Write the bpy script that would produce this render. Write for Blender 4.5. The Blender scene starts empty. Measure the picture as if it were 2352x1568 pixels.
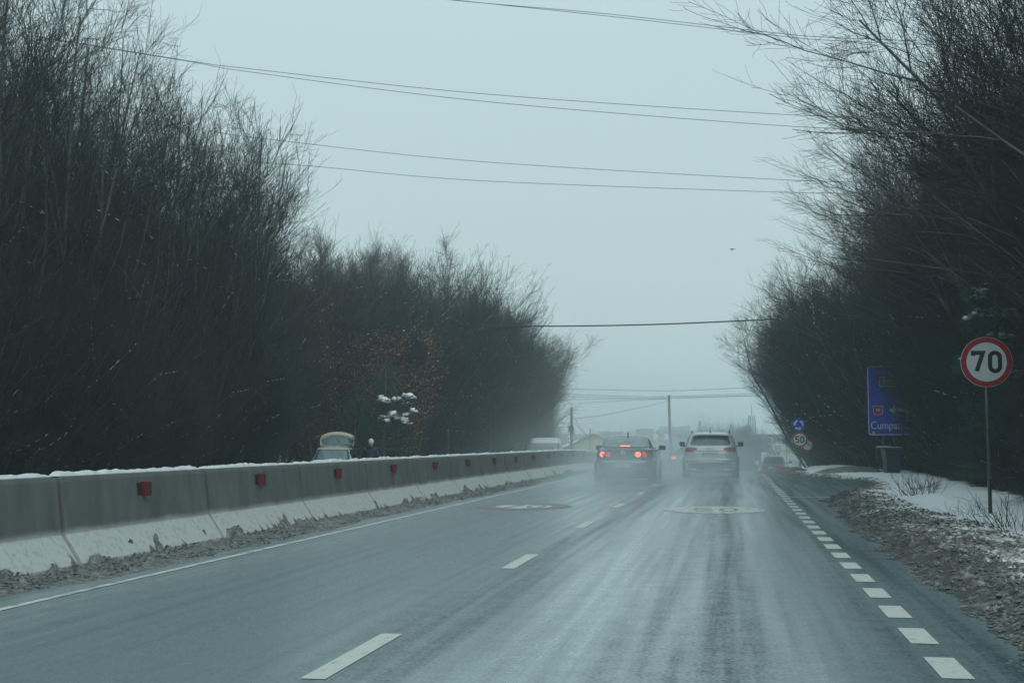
import bpy, bmesh, math, random
import numpy as np
from mathutils import Vector, Matrix

C = bpy.context.scene.collection
SC = bpy.context.scene
R = math.radians

# ------------------------------------------------------------------ camera
CAM_H = 1.25
YAW, PITCH = R(9.72), R(4.47)
cd = bpy.data.cameras.new('camera'); cam = bpy.data.objects.new('camera', cd); C.objects.link(cam)
cam.location = (0, 0, CAM_H)
cam.rotation_euler = (math.pi/2 + PITCH, 0, YAW)
cd.lens = 45.0; cd.sensor_width = 36.0; cd.clip_start = 0.05; cd.clip_end = 3000
SC.camera = cam

# ------------------------------------------------------------------ sky, sun, exposure
SKY_EL, SKY_ROT = R(38), R(150)
w = bpy.data.worlds.new('World'); SC.world = w; w.use_nodes = True
nt = w.node_tree; nt.nodes.clear()
out = nt.nodes.new('ShaderNodeOutputWorld'); bg = nt.nodes.new('ShaderNodeBackground')
sky = nt.nodes.new('ShaderNodeTexSky'); sky.sky_type = 'NISHITA'; sky.sun_disc = False
sky.sun_elevation = SKY_EL; sky.sun_rotation = SKY_ROT
sky.dust_density = 6; sky.air_density = 1.5
# the overcast layer hides nearly all of the clear sky; cloud brightness depends on height above the horizon
tc = nt.nodes.new('ShaderNodeTexCoord'); sp = nt.nodes.new('ShaderNodeSeparateXYZ')
rp = nt.nodes.new('ShaderNodeValToRGB'); rp.color_ramp.elements[0].position = 0.0
rp.color_ramp.elements[0].color = (0.53, 0.67, 0.685, 1)
rp.color_ramp.elements[1].position = 1.0; rp.color_ramp.elements[1].color = (0.84, 1.04, 1.10, 1)
e = rp.color_ramp.elements.new(0.30); e.color = (0.545, 0.71, 0.75, 1)
mulc = nt.nodes.new('ShaderNodeVectorMath'); mulc.operation = 'SCALE'; mulc.inputs['Scale'].default_value = 10.0
cn = nt.nodes.new('ShaderNodeTexNoise'); cn.inputs['Scale'].default_value = 1.3; cn.inputs['Detail'].default_value = 3
cr = nt.nodes.new('ShaderNodeMapRange'); cr.inputs['To Min'].default_value = 9.6; cr.inputs['To Max'].default_value = 10.4
mx = nt.nodes.new('ShaderNodeMix'); mx.data_type = 'RGBA'; mx.inputs['Factor'].default_value = 0.95
L = nt.links.new
L(tc.outputs['Generated'], sp.inputs[0]); L(sp.outputs['Z'], rp.inputs['Fac'])
L(tc.outputs['Generated'], cn.inputs['Vector']); L(cn.outputs['Fac'], cr.inputs['Value']); L(cr.outputs[0], mulc.inputs['Scale'])
L(rp.outputs['Color'], mulc.inputs[0]); L(sky.outputs['Color'], mx.inputs['A']); L(mulc.outputs[0], mx.inputs['B'])
L(mx.outputs['Result'], bg.inputs['Color']); bg.inputs['Strength'].default_value = 0.1
L(bg.outputs[0], out.inputs['Surface'])
sd = bpy.data.lights.new('sun', 'SUN'); sd.energy = 0.9; sd.angle = R(40); sd.color = (1, 0.96, 0.9)
sun = bpy.data.objects.new('sun', sd); C.objects.link(sun)
sun.rotation_euler = (math.pi/2 - SKY_EL, 0, math.pi - SKY_ROT)
SC.view_settings.view_transform = 'Standard'; SC.view_settings.look = 'None'
SC.view_settings.exposure = 0; SC.view_settings.gamma = 1
cy = SC.cycles
cy.max_bounces = 6; cy.diffuse_bounces = 2; cy.glossy_bounces = 3; cy.transmission_bounces = 4
cy.volume_bounces = 3; cy.transparent_max_bounces = 12; cy.volume_max_steps = 96; cy.volume_step_rate = 1.5

# ------------------------------------------------------------------ measuring helpers (2352 px wide survey of the view)
F = 2940.0
ROT = cam.rotation_euler.to_matrix()
def ray(px, py): return ROT @ Vector((px-1176, -(py-784), -F))
def ground(px, py, z=0.0):
    d = ray(px, py); t = (z-CAM_H)/d.z; return Vector((d.x*t, d.y*t, z))
def at(px, py, depth):
    """world point on that sight line, at that level distance from the camera"""
    d = ray(px, py); h = math.cos(YAW)*d.y - math.sin(YAW)*d.x
    t = depth/h; return Vector((d.x*t, d.y*t, CAM_H + d.z*t))
def foot(px, depth, z): p = at(px, 1013, depth); return Vector((p.x, p.y, z))
def sstep(a, b, x):
    t = np.clip((x-a)/(b-a), 0, 1); return t*t*(3-2*t)
def road_z(y): return float(-1.5*sstep(48, 115, y) - 1.3*sstep(110, 190, y))
def land_z(x, y):
    z = -1.5*sstep(48, 115, y) - 1.3*sstep(110, 190, y)
    return z - 0.38*sstep(-7.4, -9.0, x) + 0.0*x

# ------------------------------------------------------------------ object helpers
def tag(o, label=None, cat=None, group=None, kind=None):
    if label: o['label'] = label
    if cat: o['category'] = cat
    if group: o['group'] = group
    if kind: o['kind'] = kind
    return o
def thing(name, label, cat, loc=(0,0,0), rz=0.0, group=None, scale=1.0):
    o = bpy.data.objects.new(name, None); C.objects.link(o)
    o.empty_display_size = 0.3; o.location = loc; o.rotation_euler = (0,0,rz); o.scale = (scale,)*3
    return tag(o, label, cat, group)
def link(name, me, parent=None):
    o = bpy.data.objects.new(name, me); C.objects.link(o)
    if parent is not None: o.parent = parent
    return o
def mesh_np(name, V, Fc, mat, smooth=False):
    me = bpy.data.meshes.new(name); V = np.asarray(V, dtype=np.float32); Fc = np.asarray(Fc, dtype=np.int32)
    k = Fc.shape[1]; n = Fc.shape[0]
    me.vertices.add(len(V)); me.vertices.foreach_set('co', V.ravel())
    me.loops.add(n*k); me.loops.foreach_set('vertex_index', Fc.ravel())
    me.polygons.add(n); me.polygons.foreach_set('loop_start', np.arange(0, n*k, k, dtype=np.int32))
    me.polygons.foreach_set('loop_total', np.full(n, k, dtype=np.int32))
    if smooth: me.polygons.foreach_set('use_smooth', np.ones(n, dtype=bool))
    me.update(calc_edges=True)
    if mat: me.materials.append(mat)
    return me
class MB:
    """collects shapes, then links them as one mesh"""
    def __init__(s): s.v = []; s.f = []
    def add(s, vs, fs):
        b = len(s.v); s.v += [tuple(v) for v in vs]; s.f += [tuple(i+b for i in f) for f in fs]; return s
    def box(s, lo, hi, rot=None, c=None):
        x0,y0,z0 = lo; x1,y1,z1 = hi
        vs = [Vector(p) for p in ((x0,y0,z0),(x1,y0,z0),(x1,y1,z0),(x0,y1,z0),(x0,y0,z1),(x1,y0,z1),(x1,y1,z1),(x0,y1,z1))]
        if rot is not None:
            c = Vector(c) if c is not None else sum(vs, Vector())/8
            vs = [c + rot @ (v-c) for v in vs]
        return s.add(vs, [(0,3,2,1),(4,5,6,7),(0,1,5,4),(1,2,6,5),(2,3,7,6),(3,0,4,7)])
    def tube(s, pts, rad, n=8, cap=True):
        pts = [Vector(p) for p in pts]
        if not hasattr(rad, '__len__'): rad = [rad]*len(pts)
        vs = []; fs = []
        for i, p in enumerate(pts):
            t = (pts[min(i+1, len(pts)-1)] - pts[max(i-1, 0)]).normalized()
            a = t.orthogonal().normalized() if i == 0 else (a - t*a.dot(t)).normalized()
            b = t.cross(a)
            for k in range(n):
                th = 2*math.pi*k/n; vs.append(p + (a*math.cos(th) + b*math.sin(th))*rad[i])
        for i in range(len(pts)-1):
            for k in range(n):
                fs.append((i*n+k, i*n+(k+1)%n, (i+1)*n+(k+1)%n, (i+1)*n+k))
        if cap:
            fs.append(tuple(reversed(range(n)))); fs.append(tuple((len(pts)-1)*n+k for k in range(n)))
        return s.add(vs, fs)
    def ring(s, c, r0, r1, y0, y1, n=28, sx=1.0):
        """flat ring or disc (r0 = 0) facing -y"""
        c = Vector(c); vs = []; fs = []
        for k in range(n):
            th = 2*math.pi*k/n; ca, sa = math.cos(th)*sx, math.sin(th)
            for rr, yy in ((r0, y0), (r1, y0), (r1, y1), (r0, y1)):
                vs.append(c + Vector((rr*ca, yy, rr*sa)))
        for k in range(n):
            a = 4*k; b = 4*((k+1) % n)
            fs += [(a, b, b+1, a+1), (a+1, b+1, b+2, a+2), (a+2, b+2, b+3, a+3)]
            if r0 > 0: fs.append((a+3, b+3, b, a))
        return s.add(vs, fs)
    def stroke(s, pts, wd, y, th, closed=False):
        """thick line in the xz plane facing -y"""
        P = [Vector((p[0], p[1])) for p in pts]; n = len(P)
        Lp = []; Rp = []
        for i in range(n):
            if closed: d0 = (P[i]-P[i-1]).normalized(); d1 = (P[(i+1) % n]-P[i]).normalized()
            else:
                d0 = (P[i]-P[max(i-1,0)]).normalized() if i > 0 else (P[1]-P[0]).normalized()
                d1 = (P[min(i+1,n-1)]-P[i]).normalized() if i < n-1 else d0
            m = Vector((-(d0.y+d1.y), d0.x+d1.x))
            m = m.normalized() if m.length > 1e-6 else Vector((-d1.y, d1.x))
            q = max(0.5, m.dot(Vector((-d1.y, d1.x))))
            Lp.append(P[i] + m*wd/2/q); Rp.append(P[i] - m*wd/2/q)
        vs = []; fs = []
        for i in range(n): 
            for q, yy in ((Lp[i], y), (Rp[i], y), (Rp[i], y+th), (Lp[i], y+th)): vs.append((q.x, yy, q.y))
        for i in range(n if closed else n-1):
            a = 4*i; b = 4*((i+1) % n)
            for k in range(4): fs.append((a+k, b+k, b+(k+1)%4, a+(k+1)%4))
        if not closed: fs += [(0,1,2,3), (4*n-1,4*n-2,4*n-3,4*n-4)]
        return s.add(vs, fs)
    def build(s, name, mat, parent=None, smooth=False, bevel=0, seg=2, fix=True):
        me = bpy.data.meshes.new(name); me.from_pydata(s.v, [], s.f); me.materials.append(mat)
        if fix:
            bm = bmesh.new(); bm.from_mesh(me); bmesh.ops.recalc_face_normals(bm, faces=bm.faces); bm.to_mesh(me); bm.free()
        if smooth:
            for p in me.polygons: p.use_smooth = True
        o = link(name, me, parent)
        if bevel:
            m = o.modifiers.new('bevel', 'BEVEL'); m.width = bevel; m.segments = seg; m.limit_method = 'ANGLE'
        return o

# value noise in numpy
def vnoise(x, y, seed=0):
    xi = np.floor(x).astype(np.int64); yi = np.floor(y).astype(np.int64); fx = x-xi; fy = y-yi
    fx = fx*fx*(3-2*fx); fy = fy*fy*(3-2*fy)
    def h(a, b):
        n = (a*374761393 + b*668265263 + seed*1274126177) & 0x7fffffff
        n = ((n ^ (n >> 13))*1274126177) & 0x7fffffff
        return ((n ^ (n >> 16)) & 0xffff)/65535.0
    return (h(xi,yi)*(1-fx)+h(xi+1,yi)*fx)*(1-fy) + (h(xi,yi+1)*(1-fx)+h(xi+1,yi+1)*fx)*fy
def fbm(x, y, o=4, seed=0):
    s = 0; a = 1; t = 0
    for i in range(o): s = s + a*vnoise(x*2**i, y*2**i, seed+i); t += a; a *= .55
    return s/t

# ------------------------------------------------------------------ materials
def mat(name, col, rough=0.6, metal=0.0, spec=0.5, var=0.0, scale=8.0, bump=0.0, emit=None, es=1.0, coat=0.0, det=4, stretch=None):
    m = bpy.data.materials.new(name); m.use_nodes = True; t = m.node_tree; b = t.nodes['Principled BSDF']
    b.inputs['Base Color'].default_value = (*col, 1); b.inputs['Roughness'].default_value = rough
    b.inputs['Metallic'].default_value = metal; b.inputs['Specular IOR Level'].default_value = spec
    b.inputs['Coat Weight'].default_value = coat
    if emit: b.inputs['Emission Color'].default_value = (*emit, 1); b.inputs['Emission Strength'].default_value = es
    if var or bump:
        c = t.nodes.new('ShaderNodeTexCoord'); n = t.nodes.new('ShaderNodeTexNoise')
        n.inputs['Scale'].default_value = scale; n.inputs['Detail'].default_value = det
        src = c.outputs['Object']
        if stretch:
            mp = t.nodes.new('ShaderNodeMapping'); mp.inputs['Scale'].default_value = stretch
            t.links.new(src, mp.inputs[0]); src = mp.outputs[0]
        t.links.new(src, n.inputs['Vector'])
        if var:
            r = t.nodes.new('ShaderNodeValToRGB')
            r.color_ramp.elements[0].position = .3; r.color_ramp.elements[1].position = .7
            r.color_ramp.elements[0].color = (*[x*(1-var) for x in col], 1)
            r.color_ramp.elements[1].color = (*[min(1, x*(1+var)) for x in col], 1)
            t.links.new(n.outputs['Fac'], r.inputs['Fac']); t.links.new(r.outputs[0], b.inputs['Base Color'])
        if bump:
            bp = t.nodes.new('ShaderNodeBump'); bp.inputs['Strength'].default_value = bump; bp.inputs['Distance'].default_value = .02
            t.links.new(n.outputs['Fac'], bp.inputs['Height']); t.links.new(bp.outputs[0], b.inputs['Normal'])
    return m
M = {}
M['bark'] = mat('bark', (0.085,0.098,0.092), .85, var=.45, scale=2.5)
M['twig'] = mat('twig', (0.027,0.034,0.034), .85, var=.35, scale=.6)
M['twig_grey'] = mat('twig_grey', (0.055,0.068,0.064), .85, var=.35, scale=.6)
M['snow_dull'] = mat('snow_dull', (0.50,0.55,0.54), .7, var=.12, scale=9)
M['twig_brown'] = mat('twig_brown', (0.036,0.030,0.029), .85, var=.35, scale=.6)
M['twig_pale'] = mat('twig_pale', (0.11,0.108,0.092), .85, var=.3, scale=.6)
M['snow'] = mat('snow', (0.80,0.83,0.85), .6, var=.04, scale=5)
M['leaf_brown'] = mat('leaf_brown', (0.17,0.075,0.045), .7, var=.5, scale=4)
M['needle'] = mat('needle', (0.028,0.075,0.055), .6, var=.4, scale=5)
M['metal_post'] = mat('metal_post', (0.085,0.10,0.095), .5, .3, var=.2, scale=6)
M['dark_metal'] = mat('dark_metal', (0.03,0.035,0.035), .5, .3)
M['sign_red'] = mat('sign_red', (0.33,0.012,0.02), .4, var=.08, scale=10)
M['sign_white'] = mat('sign_white', (0.62,0.66,0.66), .45, var=.05, scale=6)
M['sign_black'] = mat('sign_black', (0.012,0.016,0.03), .45)
M['sign_blue'] = mat('sign_blue', (0.032,0.046,0.46), .45, var=.1, scale=5)
M['sign_green'] = mat('sign_green', (0.01,0.14,0.09), .45)
M['concrete_pole'] = mat('concrete_pole', (0.16,0.17,0.16), .8, var=.2, scale=5)
M['wire'] = mat('wire', (0.03,0.03,0.035), .6)
M['glass_dark'] = mat('glass_dark', (0.015,0.03,0.03), .08, spec=.6)
M['glass_sheen'] = mat('glass_sheen', (0.10,0.17,0.18), .06, spec=.8, var=.3, scale=2.5)  # sky reflection of the sloping rear pane put into the base colour
M['glass_sheen2'] = mat('glass_sheen2', (0.035,0.075,0.08), .06, spec=.7, var=.6, scale=2.5)
M['badge_white'] = mat('badge_white', (0.72,0.74,0.74), .35)
M['tyre'] = mat('tyre', (0.02,0.02,0.02), .8)
M['rim'] = mat('rim', (0.3,0.3,0.31), .4, .7)
M['trim'] = mat('trim', (0.02,0.022,0.024), .55)
M['plate'] = mat('plate', (0.55,0.57,0.57), .5)
M['lamp_red'] = mat('lamp_red', (0.25,0.012,0.02), .2)
M['chrome'] = mat('chrome', (0.6,0.62,0.63), .2, .9)

# wet asphalt: bands (tracks) and streaks, with sky sheen put into the pale colour
def road_material():
    m = bpy.data.materials.new('wet_asphalt'); m.use_nodes = True; t = m.node_tree; N = t.nodes; K = t.links.new
    b = N['Principled BSDF']; tcd = N.new('ShaderNodeTexCoord'); s = N.new('ShaderNodeSeparateXYZ')
    K(tcd.outputs['Object'], s.inputs[0])
    # meander
    mp = N.new('ShaderNodeMapping'); mp.inputs['Scale'].default_value = (.2, .035, 1); K(tcd.outputs['Object'], mp.inputs[0])
    n1 = N.new('ShaderNodeTexNoise'); n1.inputs['Scale'].default_value = 1.0; n1.inputs['Detail'].default_value = 3; K(mp.outputs[0], n1.inputs['Vector'])
    mr = N.new('ShaderNodeMapRange'); mr.inputs['From Min'].default_value = .3; mr.inputs['From Max'].default_value = .7
    mr.inputs['To Min'].default_value = -.22; mr.inputs['To Max'].default_value = .22; K(n1.outputs['Fac'], mr.inputs['Value'])
    ad = N.new('ShaderNodeMath'); ad.operation = 'ADD'; K(s.outputs['X'], ad.inputs[0]); K(mr.outputs[0], ad.inputs[1])
    mx_ = N.new('ShaderNodeMapRange'); mx_.inputs['From Min'].default_value = -6; mx_.inputs['From Max'].default_value = 2; K(ad.outputs[0], mx_.inputs['Value'])
    rp = N.new('ShaderNodeValToRGB'); el = rp.color_ramp.elements; rp.color_ramp.interpolation = 'B_SPLINE'
    bands = [(-6,.45),(-5.3,.7),(-4.7,.9),(-4.1,.62),(-3.3,.95),(-2.7,.7),(-2.3,.85),(-1.9,.2),(-1.45,1.0),(-1.1,.85),(-.65,.48),(-.38,.62),(-.14,.12),(.12,.6),(.4,.95),(.75,.5),(1.05,.35),(1.26,.3),(1.38,-.25),(1.52,.4),(1.8,.3)]
    bands = bands[:]
    el[0].position = (bands[0][0]+6)/8; el[0].color = (bands[0][1],)*3+(1,)
    el[1].position = (bands[-1][0]+6)/8; el[1].color = (bands[-1][1],)*3+(1,)
    for x, v in bands[1:-1]:
        q = el.new((x+6)/8); q.color = (v, v, v, 1)
    K(mx_.outputs[0], rp.inputs['Fac'])
    # streaks
    mp2 = N.new('ShaderNodeMapping'); mp2.inputs['Scale'].default_value = (7.5, .16, 1); K(tcd.outputs['Object'], mp2.inputs[0])
    n2 = N.new('ShaderNodeTexNoise'); n2.inputs['Scale'].default_value = 1.0; n2.inputs['Detail'].default_value = 6; K(mp2.outputs[0], n2.inputs['Vector'])
    n3 = N.new('ShaderNodeTexNoise'); n3.inputs['Scale'].default_value = 4.5; n3.inputs['Detail'].default_value = 8; n3.inputs['Roughness'].default_value = .72; K(tcd.outputs['Object'], n3.inputs['Vector'])
    n4 = N.new('ShaderNodeTexNoise'); n4.inputs['Scale'].default_value = 38; n4.inputs['Detail'].default_value = 3; K(tcd.outputs['Object'], n4.inputs['Vector'])
    def mth(op, a, b2):
        q = N.new('ShaderNodeMath'); q.operation = op
        for i, v in enumerate((a, b2)):
            if isinstance(v, (int, float)): q.inputs[i].default_value = v
            else: K(v, q.inputs[i])
        return q.outputs[0]
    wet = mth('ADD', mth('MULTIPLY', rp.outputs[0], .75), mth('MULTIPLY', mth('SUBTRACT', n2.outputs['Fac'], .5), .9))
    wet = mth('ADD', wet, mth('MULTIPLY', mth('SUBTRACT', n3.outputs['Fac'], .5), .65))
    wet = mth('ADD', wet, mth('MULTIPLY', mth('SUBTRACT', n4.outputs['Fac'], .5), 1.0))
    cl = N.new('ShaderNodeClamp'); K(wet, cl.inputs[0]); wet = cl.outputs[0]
    c = N.new('ShaderNodeValToRGB'); c.color_ramp.elements[0].color = (.030,.052,.062,1); c.color_ramp.elements[1].color = (.235,.335,.355,1)  # pale end: salt residue plus the film's sky reflection painted into the colour
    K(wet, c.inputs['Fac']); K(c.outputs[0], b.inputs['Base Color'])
    r = N.new('ShaderNodeMapRange'); r.inputs['To Min'].default_value = .50; r.inputs['To Max'].default_value = .20; K(wet, r.inputs['Value']); K(r.outputs[0], b.inputs['Roughness'])
    sp_ = N.new('ShaderNodeMapRange'); sp_.inputs['To Min'].default_value = .12; sp_.inputs['To Max'].default_value = .9; K(wet, sp_.inputs['Value']); K(sp_.outputs[0], b.inputs['Specular IOR Level'])
    ct = N.new('ShaderNodeMapRange'); ct.inputs['To Min'].default_value = .0; ct.inputs['To Max'].default_value = .75; K(wet, ct.inputs['Value']); K(ct.outputs[0], b.inputs['Coat Weight']); b.inputs['Coat Roughness'].default_value = .16
    bp = N.new('ShaderNodeBump'); bp.inputs['Strength'].default_value = .25; bp.inputs['Distance'].default_value = .01
    K(n4.outputs['Fac'], bp.inputs['Height']); K(bp.outputs[0], b.inputs['Normal'])
    return m
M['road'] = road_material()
def ramp_noise_mat(name, stops, scale, detail=8, rough=.8, nrough=.6, bump=.3, stretch=(1,1,1), scale2=None):
    m = bpy.data.materials.new(name); m.use_nodes = True; t = m.node_tree; N = t.nodes; K = t.links.new; b = N['Principled BSDF']
    tcd = N.new('ShaderNodeTexCoord'); mp = N.new('ShaderNodeMapping'); mp.inputs['Scale'].default_value = stretch
    K(tcd.outputs['Object'], mp.inputs[0]); n = N.new('ShaderNodeTexNoise'); n.inputs['Scale'].default_value = scale
    n.inputs['Detail'].default_value = detail; n.inputs['Roughness'].default_value = nrough; K(mp.outputs[0], n.inputs['Vector'])
    r = N.new('ShaderNodeValToRGB'); el = r.color_ramp.elements
    el[0].position, el[0].color = stops[0][0], (*stops[0][1], 1); el[1].position, el[1].color = stops[-1][0], (*stops[-1][1], 1)
    for p, c in stops[1:-1]: q = el.new(p); q.color = (*c, 1)
    K(n.outputs['Fac'], r.inputs['Fac']); K(r.outputs[0], b.inputs['Base Color']); b.inputs['Roughness'].default_value = rough
    bp = N.new('ShaderNodeBump'); bp.inputs['Strength'].default_value = bump; bp.inputs['Distance'].default_value = .03
    K(n.outputs['Fac'], bp.inputs['Height']); K(bp.outputs[0], b.inputs['Normal'])
    return m
M['litter'] = ramp_noise_mat('leaf_litter', [(.35,(.02,.018,.015)),(.6,(.06,.045,.03)),(.68,(.55,.57,.57))], 1.4)
M['paint'] = ramp_noise_mat('road_paint', [(.30,(.22,.24,.22)),(.42,(.42,.45,.41)),(1,(.50,.53,.48))], 14, stretch=(1,.6,1), rough=.5, bump=.05)
M['paint_worn'] = ramp_noise_mat('worn_paint', [(.33,(.16,.19,.195)),(.52,(.48,.52,.50))], 9, stretch=(1,.5,1), rough=.5, bump=.05)
M['paint_red'] = ramp_noise_mat('worn_red_paint', [(.38,(.10,.11,.115)),(.66,(.25,.15,.15))], 9, stretch=(1,.5,1), rough=.5, bump=.05)
M['slush'] = ramp_noise_mat('dirty_slush', [(.30,(.028,.033,.032)),(.45,(.08,.09,.085)),(.58,(.17,.19,.18)),(.75,(.36,.39,.385))], 13, nrough=.75, bump=.6)

def verge_material():
    m = bpy.data.materials.new('snow_and_slush'); m.use_nodes = True; t = m.node_tree; N = t.nodes; K = t.links.new; b = N['Principled BSDF']
    tcd = N.new('ShaderNodeTexCoord'); at_ = N.new('ShaderNodeAttribute'); at_.attribute_name = 'dirt'
    n = N.new('ShaderNodeTexNoise'); n.inputs['Scale'].default_value = 13; n.inputs['Detail'].default_value = 7; n.inputs['Roughness'].default_value = .7
    K(tcd.outputs['Object'], n.inputs['Vector'])
    s = N.new('ShaderNodeMath'); s.operation = 'MULTIPLY_ADD'; s.inputs[1].default_value = 1.1; K(n.outputs['Fac'], s.inputs[0])
    a2 = N.new('ShaderNodeMath'); a2.operation = 'SUBTRACT'; a2.inputs[1].default_value = .55; K(at_.outputs['Fac'], a2.inputs[0]); K(a2.outputs[0], s.inputs[2])
    r = N.new('ShaderNodeValToRGB'); el = r.color_ramp.elements
    el[0].position = .18; el[0].color = (.74,.78,.80,1); el[1].position = 1.0; el[1].color = (.022,.022,.018,1)
    for p, c in ((.34,(.60,.61,.59)),(.46,(.29,.30,.27)),(.62,(.13,.14,.125)),(.80,(.05,.052,.048))):
        q = el.new(p); q.color = (*c, 1)
    K(s.outputs[0], r.inputs['Fac']); K(r.outputs[0], b.inputs['Base Color']); b.inputs['Roughness'].default_value = .7
    bp = N.new('ShaderNodeBump'); bp.inputs['Strength'].default_value = .5; bp.inputs['Distance'].default_value = .03
    K(n.outputs['Fac'], bp.inputs['Height']); K(bp.outputs[0], b.inputs['Normal'])
    return m
M['verge'] = verge_material()
def barrier_material():
    m = bpy.data.materials.new('barrier_concrete'); m.use_nodes = True; t = m.node_tree; N = t.nodes; K = t.links.new; b = N['Principled BSDF']
    g = N.new('ShaderNodeNewGeometry'); s = N.new('ShaderNodeSeparateXYZ'); oc = N.new('ShaderNodeTexCoord'); K(oc.outputs['Object'], s.inputs[0])
    n = N.new('ShaderNodeTexNoise'); n.inputs['Scale'].default_value = 1.4; n.inputs['Detail'].default_value = 5; K(g.outputs['Position'], n.inputs['Vector'])
    n2 = N.new('ShaderNodeTexNoise'); n2.inputs['Scale'].default_value = 14; n2.inputs['Detail'].default_value = 6; n2.inputs['Roughness'].default_value = .7; K(g.outputs['Position'], n2.inputs['Vector'])
    def mth(op, a, b2):
        q = N.new('ShaderNodeMath'); q.operation = op
        for i, v in enumerate((a, b2)):
            if isinstance(v, (int, float)): q.inputs[i].default_value = v
            else: K(v, q.inputs[i])
        return q.outputs[0]
    # height of the line between the salt-dusted foot and the damp upper wall
    z = mth('ADD', s.outputs['Z'], mth('MULTIPLY', mth('SUBTRACT', n.outputs['Fac'], .5), .10))
    z = mth('ADD', z, mth('MULTIPLY', mth('SUBTRACT', n2.outputs['Fac'], .5), .05))
    f = N.new('ShaderNodeMapRange'); f.interpolation_type = 'SMOOTHSTEP'; f.inputs['From Min'].default_value = .325; f.inputs['From Max'].default_value = .43; K(z, f.inputs['Value'])
    lo = N.new('ShaderNodeValToRGB'); lo.color_ramp.elements[0].position = .25; lo.color_ramp.elements[0].color = (.22,.24,.23,1)
    lo.color_ramp.elements[1].position = .50; lo.color_ramp.elements[1].color = (.40,.44,.43,1); K(n2.outputs['Fac'], lo.inputs['Fac'])
    mp = N.new('ShaderNodeMapping'); mp.inputs['Scale'].default_value = (3, 2.2, .7); K(g.outputs['Position'], mp.inputs[0])
    n3 = N.new('ShaderNodeTexNoise'); n3.inputs['Scale'].default_value = 1.6; n3.inputs['Detail'].default_value = 7; K(mp.outputs[0], n3.inputs['Vector'])
    hi = N.new('ShaderNodeValToRGB'); hi.color_ramp.elements[0].position = .3; hi.color_ramp.elements[0].color = (.066,.078,.076,1)
    hi.color_ramp.elements[1].position = .72; hi.color_ramp.elements[1].color = (.122,.138,.132,1); K(n3.outputs['Fac'], hi.inputs['Fac'])
    mx_ = N.new('ShaderNodeMix'); mx_.data_type = 'RGBA'; K(f.outputs[0], mx_.inputs['Factor']); K(lo.outputs[0], mx_.inputs['A']); K(hi.outputs[0], mx_.inputs['B'])
    # small pits
    v = N.new('ShaderNodeTexVoronoi'); v.inputs['Scale'].default_value = 2.3; K(g.outputs['Position'], v.inputs['Vector'])
    pit = N.new('ShaderNodeMapRange'); pit.inputs['From Min'].default_value = .03; pit.inputs['From Max'].default_value = .05; pit.inputs['To Min'].default_value = .35; K(v.outputs['Distance'], pit.inputs['Value'])
    m2 = N.new('ShaderNodeMix'); m2.data_type = 'RGBA'; m2.inputs['A'].default_value = (.04,.04,.035,1); K(pit.outputs[0], m2.inputs['Factor']); K(mx_.outputs['Result'], m2.inputs['B'])
    # brown splatter near the foot
    mp4 = N.new('ShaderNodeMapping'); mp4.inputs['Scale'].default_value = (1, 3.2, 1.6); K(g.outputs['Position'], mp4.inputs[0])
    n5 = N.new('ShaderNodeTexNoise'); n5.inputs['Scale'].default_value = 2.0; n5.inputs['Detail'].default_value = 6; K(mp4.outputs[0], n5.inputs['Vector'])
    n6 = N.new('ShaderNodeTexNoise'); n6.inputs['Scale'].default_value = .35; K(g.outputs['Position'], n6.inputs['Vector'])
    zz = mth('SUBTRACT', mth('ADD', mth('MULTIPLY', n5.outputs['Fac'], .7), mth('MULTIPLY', n6.outputs['Fac'], .75)), mth('MULTIPLY', s.outputs['Z'], 1.1))
    sp_ = N.new('ShaderNodeMapRange'); sp_.inputs['From Min'].default_value = .66; sp_.inputs['From Max'].default_value = .71; K(zz, sp_.inputs['Value'])
    m3 = N.new('ShaderNodeMix'); m3.data_type = 'RGBA'; K(sp_.outputs[0], m3.inputs['Factor']); K(m2.outputs['Result'], m3.inputs['A']); m3.inputs['B'].default_value = (.11,.11,.095,1)
    K(m3.outputs['Result'], b.inputs['Base Color']); b.inputs['Roughness'].default_value = .75
    bp = N.new('ShaderNodeBump'); bp.inputs['Strength'].default_value = .25; bp.inputs['Distance'].default_value = .01; K(n2.outputs['Fac'], bp.inputs['Height']); K(bp.outputs[0], b.inputs['Normal'])
    return m
M['barrier'] = barrier_material()

# ------------------------------------------------------------------ ground, road, verge
def grid_sheet(name, xs, ys, zf, mat, smooth=True, attr=None):
    X, Y = np.meshgrid(xs, ys); Z = zf(X, Y); nx, ny = len(xs), len(ys)
    i = np.arange(nx*ny).reshape(ny, nx)
    Fc = np.stack([i[:-1,:-1], i[:-1,1:], i[1:,1:], i[1:,:-1]], -1).reshape(-1, 4)
    me = mesh_np(name, np.stack([X, Y, Z], -1).reshape(-1, 3), Fc, mat, smooth)
    if attr is not None:
        a = me.attributes.new('dirt', 'FLOAT', 'POINT'); a.data.foreach_set('value', attr(X, Y).astype(np.float32).ravel())
    o = link(name, me); return tag(o, kind='structure')
def roadz(X, Y): return -1.5*sstep(48,115,Y) - 1.3*sstep(110,190,Y)
xs = np.concatenate([np.linspace(-900,-60,15), np.linspace(-50,-10,21), np.linspace(-9.2,-7.0,12), [-6.9,-6.5], np.linspace(2,60,24), np.linspace(80,900,15)])
ys = np.concatenate([np.linspace(-60,-10,6), np.linspace(-5,200,83), np.linspace(220,1800,30)])
grid_sheet('ground', xs, ys, lambda X, Y: roadz(X,Y) - 0.38*sstep(-7.2,-9.0,X) - .03, M['litter'])
ysr = np.concatenate([np.linspace(-6, 48, 28), np.linspace(50, 200, 76), np.linspace(210,420,22)])
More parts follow.
